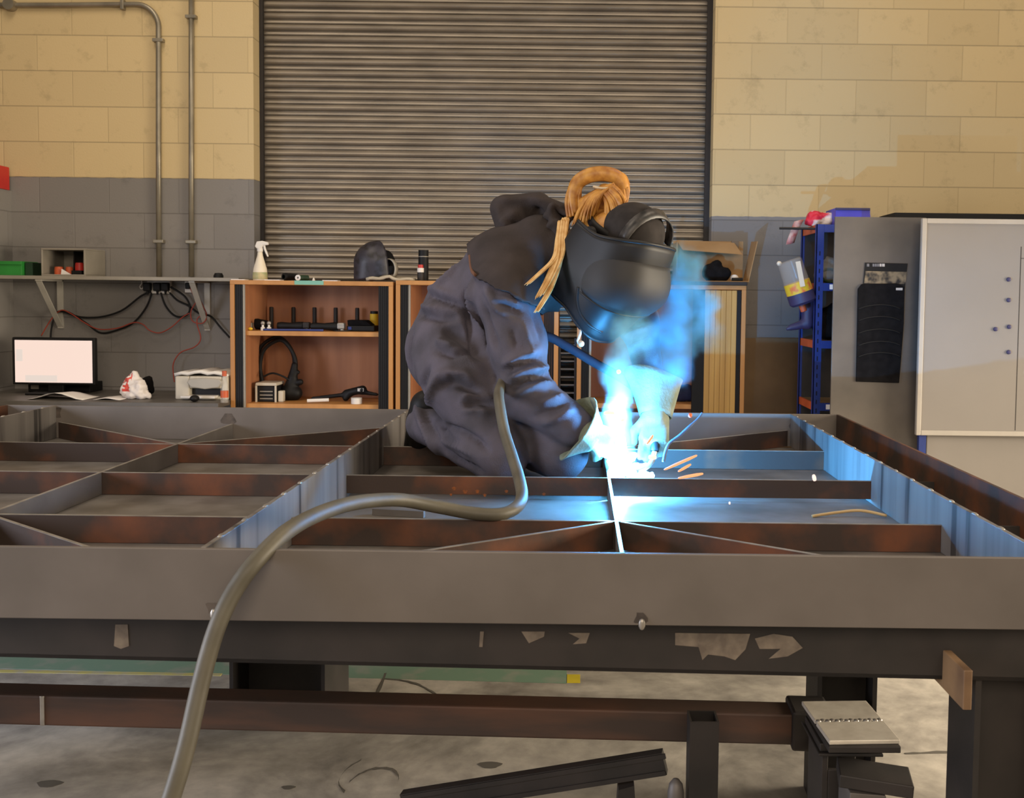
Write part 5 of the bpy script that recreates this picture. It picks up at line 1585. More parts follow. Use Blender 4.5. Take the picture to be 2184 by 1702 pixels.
# ------------------------------------------------------------------ the welder
A = lambda x, y, Y: np.array(at(x, y, Y))
pe = thing('person', A(1050, 1035, 3.55), 'kneeling person in dark blue overalls and black welding helmet leaning over the frame', 'person')
pel = A(968, 745, 3.64)
waist = A(995, 672, 3.64)
chest = A(1082, 592, 3.60)
neckb = A(1150, 530, 3.57)
HEADC = A(1308, 528, 3.46)
hipN, kneeN = A(985, 800, 3.52), A(1062, 972, 3.375)
hipF, kneeF = A(1060, 800, 3.66), A(1196, 965, 3.41)
ankN, ankF = A(902, 905, 3.80), A(1080, 950, 3.86)
shN, elN, wrN = A(1078, 628, 3.44), A(1122, 838, 3.385), A(1222, 908, 3.31)
shF, elF, wrF = A(1230, 600, 3.70), A(1362, 690, 3.585), A(1392, 828, 3.44)
CAPS = [
    (pel, waist, 0.172, 0.150), (waist, chest, 0.150, 0.150), (chest, neckb, 0.150, 0.098),
    (pel + np.array([0.02, -0.05, 0.0]), hipN, 0.150, 0.135), (hipN, kneeN, 0.140, 0.088), (kneeN, ankN, 0.090, 0.066),
    (pel + np.array([0.06, 0.05, -0.02]), hipF, 0.150, 0.130), (hipF, kneeF, 0.135, 0.088), (kneeF, ankF, 0.088, 0.060),
    (chest + np.array([0.0, -0.04, 0.02]), shN, 0.120, 0.098), (shN, A(1104, 730, 3.41), 0.098, 0.092), (A(1104, 730, 3.41), elN, 0.090, 0.082), (elN, wrN, 0.082, 0.066),
    (chest + np.array([0.06, 0.04, 0.02]), shF, 0.120, 0.088), (shF, elF, 0.086, 0.068), (elF, wrF, 0.066, 0.042),
    (neckb, HEADC + np.array([-0.06, 0.04, -0.01]), 0.072, 0.062), ('e', HEADC, (0.088, 0.095, 0.108)),
]
# face under the helmet: nose, chin
_hp, _hy = math.radians(30), math.radians(43)
HF = np.array([math.cos(_hp) * math.cos(_hy), -math.cos(_hp) * math.sin(_hy), -math.sin(_hp)]); HU = np.array([math.sin(_hp) * math.cos(_hy), -math.sin(_hp) * math.sin(_hy), math.cos(_hp)]); HR = np.cross(HF, HU)
HF /= np.linalg.norm(HF); HR /= np.linalg.norm(HR); HU = np.cross(HR, HF)
CAPS.append((HEADC + HF * 0.088 + HU * 0.01, HEADC + HF * 0.105 - HU * 0.02, 0.012, 0.015))
CAPS.append((HEADC + HF * 0.055 - HU * 0.07, HEADC + HF * 0.075 - HU * 0.085, 0.045, 0.030))


def body_fn(P):
    d = None
    for i, c in enumerate(CAPS):
        e = sd_ell(P, c[1], c[2]) if isinstance(c[0], str) else sd_caps(P, *c)
        d = e if d is None else smin(d, e, 0.035 if i < 16 else 0.015)
    # nothing sinks into the plate
    return np.maximum(d, (ZP + 0.0015) - P[..., 2])


allp = np.concatenate([[np.asarray(c[0]), np.asarray(c[1])] for c in CAPS if not isinstance(c[0], str)])
BV, BF = surface_nets(body_fn, allp.min(0) - 0.22, allp.max(0) + 0.22, 0.0095)
BV = smooth_verts(BV, BF, 3)
BN = vnormals(BV, BF)
# soft cloth unevenness
dsp = np.array([0.6 * mnoise.noise(Vector((p[0] * 13, p[1] * 13, p[2] * 9))) + 0.5 * (0.3 - abs(mnoise.noise(Vector((p[0] * 22 + 3, p[1] * 22, p[2] * 12))))) for p in BV])
dh = np.linalg.norm(BV - HEADC, axis=1)
clothw = np.clip((dh - 0.14) / 0.06, 0, 1)
BV = BV + BN * (dsp * 0.009 * clothw)[:, None]
FOLDS = [
    ([(888, 616), (915, 628), (945, 640), (978, 652), (1002, 684)], -0.016, 0.013), ([(892, 608), (925, 617), (960, 630)], 0.007, 0.014),
    ([(868, 660), (905, 672), (940, 678), (985, 674)], -0.014, 0.016), ([(872, 642), (905, 655), (935, 660)], 0.010, 0.014),
    ([(940, 700), (975, 712), (1000, 730), (1032, 765)], -0.020, 0.024), ([(925, 745), (965, 757), (1005, 743)], -0.013, 0.014), ([(930, 725), (965, 738)], 0.009, 0.012),
    ([(1010, 590), (1011, 640), (1020, 700), (1038, 745)], 0.018, 0.014), ([(995, 620), (998, 670), (1008, 715), (1028, 760)], -0.016, 0.014), ([(1036, 610), (1058, 655), (1092, 680)], 0.014, 0.013), ([(1030, 650), (1045, 700), (1062, 745)], -0.012, 0.013),
    ([(863, 690), (856, 740), (862, 790), (885, 850)], 0.010, 0.014), ([(880, 700), (872, 750), (878, 800)], -0.009, 0.014),
    ([(915, 870), (920, 830), (936, 800), (960, 782)], 0.014, 0.014), ([(900, 860), (900, 820), (915, 780)], -0.012, 0.014),
    ([(940, 808), (962, 796), (990, 798), (1014, 820)], 0.016, 0.014), ([(930, 832), (965, 816), (1005, 830), (1040, 852)], -0.016, 0.014),
    ([(982, 862), (992, 845), (1020, 842), (1055, 850)], 0.012, 0.010), ([(990, 866), (1020, 858), (1052, 864)], -0.013, 0.010), ([(985, 876), (1010, 876), (1050, 880)], 0.008, 0.010),
    ([(940, 905), (985, 922), (1022, 942), (1045, 965)], -0.015, 0.013), ([(935, 935), (985, 955), (1020, 975)], 0.010, 0.014), ([(940, 958), (985, 985), (1030, 1008)], -0.014, 0.013),
    ([(880, 845), (905, 910), (940, 975)], 0.014, 0.016), ([(905, 880), (930, 930), (955, 970)], -0.010, 0.014),
    ([(1072, 778), (1105, 762), (1150, 742)], 0.016, 0.012), ([(1070, 795), (1110, 778), (1160, 760)], -0.014, 0.010), ([(1085, 812), (1120, 792), (1172, 782)], 0.017, 0.011), ([(1085, 830), (1125, 808), (1180, 798)], -0.014, 0.010), ([(1092, 845), (1130, 828), (1182, 816)], 0.015, 0.011),
    ([(1155, 905), (1190, 892), (1226, 872)], 0.010, 0.010), ([(1140, 890), (1180, 872), (1215, 855)], -0.010, 0.010), ([(1150, 862), (1185, 850), (1205, 838)], 0.010, 0.010),
    ([(1112, 690), (1128, 730), (1132, 765)], 0.010, 0.012), ([(1092, 700), (1100, 740)], -0.009, 0.012),
    ([(1058, 634), (1085, 640), (1112, 654)], 0.011, 0.010), ([(1064, 650), (1088, 657), (1114, 664)], -0.013, 0.009), ([(1135, 655), (1150, 700), (1160, 740)], -0.008, 0.014),
    ([(1310, 668), (1345, 662), (1385, 650)], 0.010, 0.010), ([(1300, 690), (1345, 682), (1382, 668)], 0.010, 0.009), ([(1318, 705), (1352, 696), (1386, 682)], -0.010, 0.008), ([(1328, 718), (1360, 706), (1390, 694)], 0.010, 0.009), ([(1345, 740), (1372, 728), (1395, 716)], 0.008, 0.008),
    ([(905, 600), (935, 575), (965, 548)], -0.008, 0.016), ([(925, 615), (955, 590), (985, 560)], 0.010, 0.014),
]
BV = sculpt(BV, BF, [(p_, a_ * 1.9, w_) for p_, a_, w_ in FOLDS])
BV[:, 2] = np.maximum(BV[:, 2], ZP + 0.001)
# keep the body clear of the cross bar in front of it
BV[:, 1] = np.where((BV[:, 2] < ZB + 0.02) & (BV[:, 1] < 3.262), 3.262, BV[:, 1])
mb = MB().raw(BV, [tuple(f) for f in BF])
fc_ = BV[BF].mean(1)
nk = neckb + (HEADC - neckb) * 0.42
axn = (HEADC - neckb) / np.linalg.norm(HEADC - neckb)
skin = ((fc_ - nk) @ axn > 0) & (np.linalg.norm(fc_ - HEADC, axis=1) < 0.19) & (fc_[:, 2] > 1.32)
mb.mi = [1 if s_ else 0 for s_ in skin]
body_o = mb.build('body', [M_CLOTH, M_SKIN], pe, smooth=True)

# eyes and mouth on the hidden face
for sgn in (-1, 1):
    MB().ball(HEADC + HF * 0.082 + HU * 0.028 + HR * (0.032 * sgn), 0.0125, 10, 6).build('eye', M_WHITE, pe, smooth=True)
MB().bar(HEADC + HF * 0.098 - HU * 0.052 - HR * 0.022, HEADC + HF * 0.098 - HU * 0.052 + HR * 0.022, 0.008, 0.010).build('mouth', mat('lips', (0.42, 0.14, 0.12), 0.5, var=0.05), pe, bevel=0.003)

# boots lying on the plate behind her
for ank, lbl in ((ankN, 'n'), (ankF, 'f')):
    a0 = ank + np.array([0.0, 0.02, 0.0])
    a1 = ank + np.array([-0.05, 0.16, 0.0])
    a0[2] = max(a0[2], ZP + 0.07); a1[2] = ZP + 0.052
    V, F = surface_nets(lambda P: np.maximum(smin(sd_caps(P, a0, a1, 0.062, 0.048), sd_caps(P, a0, a0 + np.array([0.01, -0.02, 0.07]), 0.058, 0.058), 0.03), ZP + 0.0015 - P[..., 2]), np.minimum(a0, a1) - 0.15, np.maximum(a0, a1) + 0.15, 0.009)
    V = smooth_verts(V, F, 2)
    bt = MB().raw(V, [tuple(f) for f in F]).build('boot', M_BLACK, pe, smooth=True)

# suede cape over the shoulders: a second layer following the body there
PX = proj(BV)


def inpoly(p, poly):
    x, y = p[:, 0], p[:, 1]
    ins = np.zeros(len(p), bool)
    n = len(poly)
    for i in range(n):
        x0, y0 = poly[i]; x1, y1 = poly[(i + 1) % n]
        c = ((y0 > y) != (y1 > y)) & (x < (x1 - x0) * (y - y0) / (y1 - y0 + 1e-9) + x0)
        ins ^= c
    return ins


cape_poly = [(985, 480), (1003, 540), (1008, 592), (1040, 618), (1085, 640), (1120, 655), (1150, 668), (1196, 664), (1215, 600), (1220, 520), (1200, 430), (1100, 400), (1000, 420)]
mseam = inpoly(PX, cape_poly)
fsel = mseam[BF].all(1) & ~skin
BN = vnormals(BV, BF)
used_ = np.unique(BF[fsel])
mp_ = -np.ones(len(BV), int); mp_[used_] = np.arange(len(used_))
lift = 0.016 + 0.004 * np.array([mnoise.noise(Vector(p * 9)) for p in BV[used_]])
CV = BV[used_] + BN[used_] * lift[:, None]
CF = mp_[BF[fsel]]
CV = smooth_verts(CV, CF, 6)
cape = MB().raw(CV, [tuple(f) for f in CF]).build('shoulder_cape', M_CAPE, pe, smooth=True, solid=0.010)
# bound edge of the cape on the side that shows
edge = [(1002, 545), (1006, 575), (1012, 594), (1040, 619), (1085, 641), (1120, 656), (1150, 668)]
bvh = BVHTree.FromPolygons([Vector(p) for p in CV], [tuple(f) for f in CF])
ep = []
for (x, y) in edge:
    hit = None
    for off in (0, -3, -6, -10, -14, -18):
        h_ = bvh.ray_cast(Vector(CAM_O), Vector(at(x - off * 0.6, y + off, 3.0) - CAM_O).normalized())
        if h_[0] is not None:
            hit = h_[0]; break
    if hit is not None:
        ep.append(hit + Vector((0, -0.004, 0)))
if len(ep) > 2:
    MB().tube(spline(ep, 5), 0.0055, 8).build('binding', M_TRIM, cape, smooth=True)

# hood thrown back behind the neck
HD = [
    (A(1072, 445, 3.60), A(1085, 475, 3.60), 0.045, 0.050), (A(1085, 440, 3.60), A(1150, 432, 3.60), 0.040, 0.036), (A(1150, 436, 3.58), A(1195, 450, 3.56), 0.036, 0.030),
    (A(1100, 480, 3.58), A(1150, 500, 3.56), 0.060, 0.060), (A(1150, 500, 3.56), A(1190, 500, 3.53), 0.055, 0.035), (A(1130, 450, 3.66), A(1190, 470, 3.64), 0.060, 0.045),
    (A(1165, 470, 3.52), A(1195, 480, 3.50), 0.030, 0.030), (A(1180, 445, 3.50), A(1212, 462, 3.50), 0.022, 0.020), (A(1190, 500, 3.50), A(1206, 520, 3.47), 0.030, 0.026),
]
HFOLD = [([(1088, 500), (1095, 478), (1120, 462), (1150, 452)], -0.06, 0.024), ([(1075, 492), (1100, 505), (1150, 530)], -0.016, 0.016), ([(1055, 425), (1090, 428), (1130, 424), (1180, 432)], 0.010, 0.012),
         ([(1145, 455), (1160, 470), (1150, 485)], -0.028, 0.014), ([(1188, 448), (1200, 455), (1210, 462)], -0.05, 0.02), ([(1160, 490), (1180, 475), (1195, 462)], 0.012, 0.012), ([(1105, 480), (1130, 475), (1150, 490)], 0.008, 0.014), ([(1060, 440), (1066, 465), (1080, 485)], 0.008, 0.014)]
hood, _, _ = blob('hood', HD, M_CAPE, pe, h=0.006, k=0.016, sm=2, folds=HFOLD)

# hair: scalp cap, folded-up knot with a loop, loose strands hanging over the collar
HB = -HF
sc, _, _ = blob('hair', [('e', HEADC + HB * 0.012 + HU * 0.012, (0.099, 0.105, 0.112)), (HEADC + HB * 0.08 + HU * 0.03, HEADC + HB * 0.11 + HU * 0.04, 0.052, 0.050)], M_HAIR, pe, h=0.007, k=0.03)


def strand_bundle(name, path, r0, n, rs, m, parent, spread=1.0, seed=1):
    rnd = random.Random(seed)
    P = spline(path, 7)
    mb = MB()
    for i in range(n):
        an, rr = rnd.random() * 2 * PI, math.sqrt(rnd.random())
        ph = rnd.random() * 6
        pts = []
        for k, p in enumerate(P):
            t = k / (len(P) - 1)
            R = r0[0] + (r0[1] - r0[0]) * t
            q = Vector(p) + Vector((math.cos(an + 0.6 * t), 0.55 * math.sin(an + 0.6 * t), 0.55 * math.sin(an + 1.0 + 0.6 * t))) * (R * rr) + Vector((math.sin(ph + 5 * t), 0, math.cos(ph + 4 * t))) * 0.002 * spread
            pts.append(q)
        rad = [rs * (1 - 0.72 * max(0, (k / (len(P) - 1)) - 0.5) / 0.5) for k in range(len(P))]
        mb.tube(pts, rad, 6)
    return mb.build(name, m, parent, smooth=True)


YK = 3.50
strand_bundle('hair_loop', [A(1226, 455, YK), A(1222, 420, YK), A(1232, 390, YK), A(1258, 374, YK), A(1290, 371, YK), A(1318, 380, YK), A(1330, 400, YK)], (0.027, 0.022), 60, 0.0055, M_HAIR, pe, 0.6, 3)
strand_bundle('hair_loop', [A(1330, 402, YK - 0.01), A(1328, 425, YK - 0.01), A(1318, 450, YK - 0.01)], (0.018, 0.018), 30, 0.0052, M_HAIR, pe, 0.6, 4)
loopc = spline([A(1226, 455, YK), A(1222, 420, YK), A(1232, 390, YK), A(1258, 374, YK), A(1290, 371, YK), A(1318, 380, YK), A(1330, 402, YK), A(1328, 430, YK)], 6)
MB().tube(loopc, [0.018 + 0.008 * math.sin(PI * k_ / (len(loopc) - 1)) for k_ in range(len(loopc))], 12).build('hair_loop', M_HAIR, pe, smooth=True)
blob('hair_knot', [(A(1288, 408, YK), A(1255, 440, YK), 0.022, 0.040), (A(1292, 408, YK), A(1300, 445, YK), 0.022, 0.036), (A(1240, 470, YK + 0.02), A(1300, 470, YK + 0.02), 0.03, 0.03)], M_HAIR, pe, h=0.006, k=0.02)
strand_bundle('hair_knot', [A(1292, 402, YK - 0.05), A(1272, 415, YK - 0.06), A(1256, 440, YK - 0.065), A(1246, 468, YK - 0.06)], (0.030, 0.042), 60, 0.0055, M_HAIR, pe, 0.6, 5)
strand_bundle('hair_knot', [A(1294, 402, YK - 0.05), A(1308, 422, YK - 0.075), A(1312, 444, YK - 0.085), A(1306, 464, YK - 0.08)], (0.026, 0.036), 60, 0.0055, M_HAIR, pe, 0.6, 6)
mb = MB(); c_ = A(1289, 401, YK - 0.035)
mb.tube([c_ + np.array([0.036 * math.cos(q), 0.030 * math.sin(q), 0.010 * math.cos(q * 2) * 0.4]) for q in np.linspace(0, 2 * PI, 18)], 0.004, 6, caps=False)
mb.build('hair_tie', mat('pale_band', (0.55, 0.42, 0.25), 0.6, var=0.05), pe, smooth=True)
YS = 3.415
strand_bundle('loose_hair', [A(1200, 470, YS + 0.05), A(1194, 505, YS + 0.01), A(1188, 545, YS - 0.03), A(1160, 575, YS - 0.06), A(1128, 604, YS - 0.085)], (0.017, 0.014), 22, 0.0042, M_HAIRL, pe, 1.5, 7)
strand_bundle('loose_hair', [A(1203, 470, YS + 0.05), A(1198, 510, YS + 0.0), A(1192, 550, YS - 0.04), A(1172, 595, YS - 0.07), A(1150, 632, YS - 0.09)], (0.017, 0.016), 26, 0.0042, M_HAIRL, pe, 1.5, 8)
strand_bundle('loose_hair', [A(1206, 475, YS + 0.05), A(1200, 520, YS - 0.0), A(1190, 570, YS - 0.05), A(1172, 620, YS - 0.08), A(1146, 664, YS - 0.10)], (0.014, 0.012), 22, 0.004, M_HAIRL, pe, 1.5, 9)

# welding helmet
ML = Matrix(((HF[0], -HR[0], HU[0], HEADC[0]), (HF[1], -HR[1], HU[1], HEADC[1]), (HF[2], -HR[2], HU[2], HEADC[2]), (0, 0, 0, 1)))
ML = Matrix(((HF[0], -HR[0], HU[0], HEADC[0]), (HF[1], -HR[1], HU[1], HEADC[1]), (HF[2], -HR[2], HU[2], HEADC[2]), (0, 0, 0, 1)))
L = lambda f, l, u: ML @ Vector((f, l, u))
sh_rows = helm_shell(ML @ Matrix.Translation(Vector((0.025, -0.012, -0.01))) @ Matrix.Rotation(math.radians(-6), 4, 'X'), 0.148, 0.180, 0.115, -0.265, n=56, nv=20, span=118, chin=0.90, side_top=0.55, side_bot=0.20)
_pp = proj(np.array([[list(p_) for p_ in r_] for r_ in sh_rows]).reshape(-1, 3)); print('HELM', _pp.min(0), _pp.max(0))
print('TOP', proj(np.array([list(p_) for p_ in sh_rows[0]]))[::7].astype(int).tolist()); print('BOT', proj(np.array([list(p_) for p_ in sh_rows[-1]]))[::7].astype(int).tolist())
_hb = BVHTree.FromPolygons([q_ for r_ in sh_rows for q_ in r_], [(i * 57 + j, i * 57 + j + 1, (i + 1) * 57 + j + 1, (i + 1) * 57 + j) for i in range(19) for j in range(56)])


def on_shell(x, y):
    h_ = _hb.ray_cast(Vector(CAM_O), Vector(at(x, y, 3.0) - CAM_O).normalized())
    return h_[0] if h_[0] is not None else Vector(at(x, y, 3.4))


helm = MB().grid(sh_rows).build('welding_helmet', M_HELM, pe, smooth=True, solid=0.007)
MB().tube(sh_rows[0], 0.006, 8).build('top_rim', M_HELM, helm, smooth=True)
MB().tube(sh_rows[-1], 0.006, 8).build('bottom_rim', M_HELM, helm, smooth=True)
# hinged front piece standing proud of the shell, with the dark lens low on it
fr_rows = []
for j_ in range(9):
    row = []
    for i_ in range(29):
        v_ = 0.14 + (0.50 + 0.06 * (14 - i_) / 14) * j_ / 8
        t_ = -92 + 184 * i_ / 28
        ii = (t_ + 118) / 236 * 56
        a0_, a1_ = int(ii), min(56, int(ii) + 1)
        jj = v_ * 19
        b0_, b1_ = int(jj), min(19, int(jj) + 1)
        q0 = sh_rows[b0_][a0_].lerp(sh_rows[b0_][a1_], ii - a0_); q1 = sh_rows[b1_][a0_].lerp(sh_rows[b1_][a1_], ii - a0_)
        q = q0.lerp(q1, jj - b0_)
        e_ = max(0.0, 1 - (abs(t_) / 92) ** 2) * (1 + 0.35 * t_ / 92)
        o_ = -0.004 + 0.044 * math.sin(PI * 0.82 * j_ / 8) * e_
        dirv = q - L(0.02, 0, (q - Vector(HEADC)).dot(Vector(HU)))
        row.append(q + dirv.normalized() * o_)
    fr_rows.append(row)
front = MB().grid(fr_rows).build('flip_front', M_FRONT, helm, smooth=True, solid=0.004)
MB().tube(fr_rows[-1], 0.0045, 8).build('flip_front_edge', M_HELM, front, smooth=True)
rd = [on_shell(x, y) + Vector((0, -0.003, 0)) for x, y in ((1234, 612), (1232, 640), (1238, 668), (1256, 692), (1284, 708))]
MB().tube(spline(rd, 6), 0.006, 8).build('cheek_rib', M_HELM, helm, smooth=True)
# headgear: sweat band round the head, strap over the crown, pivot knobs
bandp = []
for k in range(41):
    a_ = 2 * PI * k / 40
    bandp.append((0.118 * math.cos(a_), 0.100 * math.sin(a_)))
rows = [[L(x * 0.98, y * 0.98, 0.060 + 0.012), L(x, y, 0.060 - 0.016)] for x, y in bandp]
MB().grid(rows).build('head_band', M_BLACK, helm, smooth=True, solid=0.005)
rows = []
for k in range(17):
    a_ = PI * k / 16
    c0, s0 = math.cos(a_), math.sin(a_)
    rows.append([L(0.072, 0.116 * c0, 0.070 + 0.112 * s0) + Vector((0.018, 0, 0)), L(0.108, 0.114 * c0, 0.064 + 0.102 * s0) + Vector((0.018, 0, 0))])
MB().grid(rows).build('crown_strap', mat('worn_strap', (0.05, 0.042, 0.038), 0.45, col2=(0.015, 0.014, 0.013), scale=40), helm, smooth=True, solid=0.006)
cap_ = blob('head_cover', [('e', HEADC + HU * 0.066 + HF * 0.030 + np.array([0.018, 0, 0]), (0.108, 0.112, 0.106))], mat('dark_cap_cloth', (0.030, 0.025, 0.023), 0.85, spec=0.2, var=0.3, scale=20), helm, h=0.008)[0]
for sgn in (-1, 1):
    mb = MB(); mb.lathe([(0, 0), (0.024, 0), (0.022, 0.016), (0.012, 0.020), (0, 0.020)], L(0.0, 0.136 * sgn, 0.045), tuple(Vector(-HR) * sgn), 18, caps=False)
    mb.build('pivot_knob', M_BLACK, helm, smooth='auto')
# white cord end hanging at the chin
_rim = np.array([list(q_) for q_ in sh_rows[-1]]); _pr = proj(_rim)
p0 = _rim[int(np.argmin(np.abs(_pr[:, 0] - 1238) + 0.6 * np.abs(_pr[:, 1] - 715)))]
mb = MB(); mb.tube([p0, p0 + np.array([-0.002, -0.003, -0.018]), p0 + np.array([-0.010, -0.004, -0.040]), p0 + np.array([-0.004, -0.004, -0.050])], 0.0045, 8); mb.ball(p0 + np.array([0.002, -0.004, -0.049]), 0.0105)
mb.build('chin_cord', M_WHITE, helm, smooth=True)

# gloves: palm, thumb and four bent fingers, with a wide gauntlet cuff


def glove(name, wr, hand, curl, side, up, cuff_from, cuff_r, parent):
    wr, hand = np.asarray(wr, float), np.asarray(hand, float)
    d = (hand - wr); L0 = np.linalg.norm(d); d /= L0
    side = np.asarray(side, float); side -= d * (side @ d); side /= np.linalg.norm(side)
    n = np.cross(d, side)
    if n @ np.asarray(up, float) < 0:
        n = -n
    caps = [(wr, wr + d * 0.05, 0.042, 0.042)]
    pc = wr + d * 0.075
    for s_ in (-0.030, -0.010, 0.010, 0.030):
        caps.append((pc - d * 0.04 + side * s_ * 0.8, pc + d * 0.04 + side * s_, 0.024, 0.020))
    for i, (s_, ln) in enumerate(((-0.034, 0.070), (-0.012, 0.082), (0.011, 0.078), (0.033, 0.062))):
        k0 = pc + d * 0.040 + side * s_
        a1 = curl * (0.85 + 0.1 * i)
        e1 = k0 + (d * math.cos(a1) - n * math.sin(a1)) * ln * 0.50
        a2 = a1 * 2.0
        e2 = e1 + (d * math.cos(a2) - n * math.sin(a2)) * ln * 0.34
        a3 = a1 * 2.7
        e3 = e2 + (d * math.cos(a3) - n * math.sin(a3)) * ln * 0.26
        caps += [(k0, e1, 0.0135, 0.0125), (e1, e2, 0.0125, 0.0118), (e2, e3, 0.0118, 0.0105)]
    t0 = pc - d * 0.02 - side * 0.036
    t1 = t0 + (-side * 0.6 + d * 0.6 - n * 0.5) * 0.042
    t2 = t1 + (d * 0.75 - n * 0.65 + side * 0.1) * 0.040
    caps += [(t0, t1, 0.019, 0.015), (t1, t2, 0.015, 0.012)]
    g, V, F = blob(name, caps, M_GLOVE, parent, h=0.005, k=0.008, sm=1)
    # cuff: a flared leather cone, folded flat a little
    c0 = np.asarray(cuff_from, float)
    ax = wr + d * 0.03 - c0
    Lc = np.linalg.norm(ax); ax /= Lc
    rows = []
    for i in range(9):
        t = i / 8
        r = cuff_r + (0.046 - cuff_r) * t ** 0.8
        row = []
        for k in range(33):
            a_ = 2 * PI * k / 32
            w = 1 + 0.05 * math.sin(3 * a_ + 2 * t) + 0.03 * math.sin(5 * a_)
            row.append(c0 + ax * (t * Lc + 0.010 * math.sin(2 * a_) * (1 - t)) + (side * math.cos(a_) * 1.12 + n * math.sin(a_) * 0.82) * r * w)
        rows.append(row)
    cf = MB().grid(rows).build('gauntlet_cuff', M_GLOVE, g, smooth=True, solid=0.005)
    return g


W1 = A(1250, 924, 3.29)
glove('glove', W1, A(1300, 946, 3.33), 0.75, A(1330, 930, 3.27) - A(1300, 1000, 3.27), (0, -1, 0.5), A(1226, 912, 3.305), 0.098, pe)
W2 = A(1398, 872, 3.42)
glove('glove', W2, A(1394, 945, 3.345), 0.65, A(1430, 900, 3.40) - A(1360, 905, 3.38), (0, -1, 0.2), A(1392, 806, 3.46), 0.085, pe)

# ------------------------------------------------------------------ torch, hose, arc, smoke and sparks
TH0, TH1 = A(1402, 900, 3.385), A(1396, 962, 3.335)
tor = thing('welding_torch', TH1, 'welding torch in the far glove with its long grey hose trailing to the foreground', 'torch')
MB().tube([TH0, (TH0 + TH1) / 2, TH1], [0.017, 0.019, 0.014], 14).build('handle', M_BLACK, tor, smooth=True)
tip = A(1344, 1008, 3.312)
MB().tube(spline([TH1, A(1390, 984, 3.325), A(1372, 1000, 3.318), tip], 6), 0.009, 12).build('swan_neck', M_EDGE, tor, smooth=True)
d_ = (tip - A(1372, 1000, 3.318)); d_ /= np.linalg.norm(d_)
MB().lathe([(0.006, -0.02), (0.0125, -0.02), (0.0125, 0.006), (0.009, 0.014), (0.006, 0.014)], tip, tuple(d_), 16, caps=False).build('nozzle', mat('copper_nozzle', (0.50, 0.22, 0.10), 0.4, 0.8, var=0.1), tor, smooth='auto')
HOSE = [(330, 1790, 1.78), (365, 1702, 1.80), (398, 1590, 1.83), (430, 1450, 1.875), (462, 1340, 1.905), (500, 1260, 1.935), (548, 1195, 1.965), (610, 1135, 2.05), (680, 1096, 2.20), (760, 1072, 2.36), (850, 1066, 2.50),
        (930, 1080, 2.57), (1005, 1094, 2.595), (1062, 1097, 2.61), (1098, 1085, 2.66), (1113, 1060, 2.75), (1107, 1020, 2.88), (1093, 975, 3.00), (1076, 920, 3.11), (1066, 865, 3.185), (1064, 838, 3.27), (1072, 815, 3.36), (1088, 782, 3.47)]
HP = spline([A(*h_) for h_ in HOSE], 8)
LEAD = [(1088, 782, 3.47), (1120, 730, 3.51), (1160, 716, 3.52), (1205, 736, 3.52), (1270, 775, 3.50), (1335, 812, 3.47), (1378, 848, 3.44)]
MB().tube(spline([A(*h_) for h_ in LEAD] + [TH0], 8), 0.0155, 12).build('lead_sleeve', mat('navy_sleeve', (0.010, 0.010, 0.022), 0.8, var=0.2), tor, smooth=True)
rr_ = []
for q in HP:
    rr_.append(0.0168)
hose = MB().tube(HP, rr_, 16).build('hose', M_RUBBER, tor, smooth=True)

M_ARC = mat('arc_plasma', (0, 0, 0), 0.5, var=0, emit=ARC_COL, estr=120.0)
YA = 3.325
CORE = [(A(1316, 1010, YA), A(1316, 985, YA), 0.026, 0.026), (A(1318, 985, YA), A(1322, 940, YA), 0.027, 0.018), (A(1350, 1012, YA), A(1388, 1014, YA), 0.020, 0.010),
        (A(1322, 960, YA), A(1316, 905, YA), 0.018, 0.007), (A(1332, 985, YA), A(1352, 972, YA), 0.014, 0.009), (A(1345, 1000, YA), A(1378, 992, YA), 0.012, 0.006)]
arc_o, _, _ = blob('welding_arc', CORE, M_ARC, h=0.004, k=0.012, lump=0.008, lscale=45)
tag(arc_o, 'blazing white welding arc burning at the crossing of the bars', 'arc')

M_SPARK = mat('spark_glow', (0, 0, 0), 0.5, var=0, emit=s2l(252, 170, 110), estr=1.25)
M_SPARKW = mat('spark_white', (0, 0, 0), 0.5, var=0, emit=s2l(255, 222, 205), estr=1.3)
M_SPARKR = mat('spark_red', (0, 0, 0), 0.5, var=0, emit=s2l(235, 110, 45), estr=1.0)
SPK = [((1416, 1002), (1487, 971), 3.22, .0050, M_SPARK, 'long orange spark sliver flying up right of the arc'), ((1446, 1006), (1474, 990), 3.22, .0045, M_SPARK, 'short dull orange spark beneath the long sliver'),
       ((1446, 1020), (1500, 1010), 3.21, .0050, M_SPARK, 'bright orange spark sliver lowest on the right of the arc'), ((1735, 1012), (1738, 1026), 3.2, .0062, M_SPARKW, 'lone bright spark near the streaked long beam on the right'),
       ((1318, 789), (1321, 797), 3.2, .0070, M_SPARKW, 'pale drop of spatter high in the smoke above the arc'), ((1288, 881), (1312, 882), 3.2, .0085, M_SPARKW, 'white glowing spark left of the smoke column above the arc'),
       ((1383, 975), (1400, 975), 3.2, .0080, M_SPARKW, 'white hot spark just right of the arc under the far glove'), ((1379, 948), (1393, 928), 3.2, .0045, M_SPARK, 'faint orange spark in front of the far glove'),
       ((1468, 885), (1476, 887), 3.2, .0075, M_SPARKR, 'red orange spark floating right of the far glove'), ((1325, 893), (1330, 900), 3.22, .0090, M_SPARKW, 'round white spark in the middle of the smoke column'),
       ((1554, 1073), (1558, 1073), 3.15, .0045, M_SPARKW, 'tiny white spark above the lit strip of plate')]
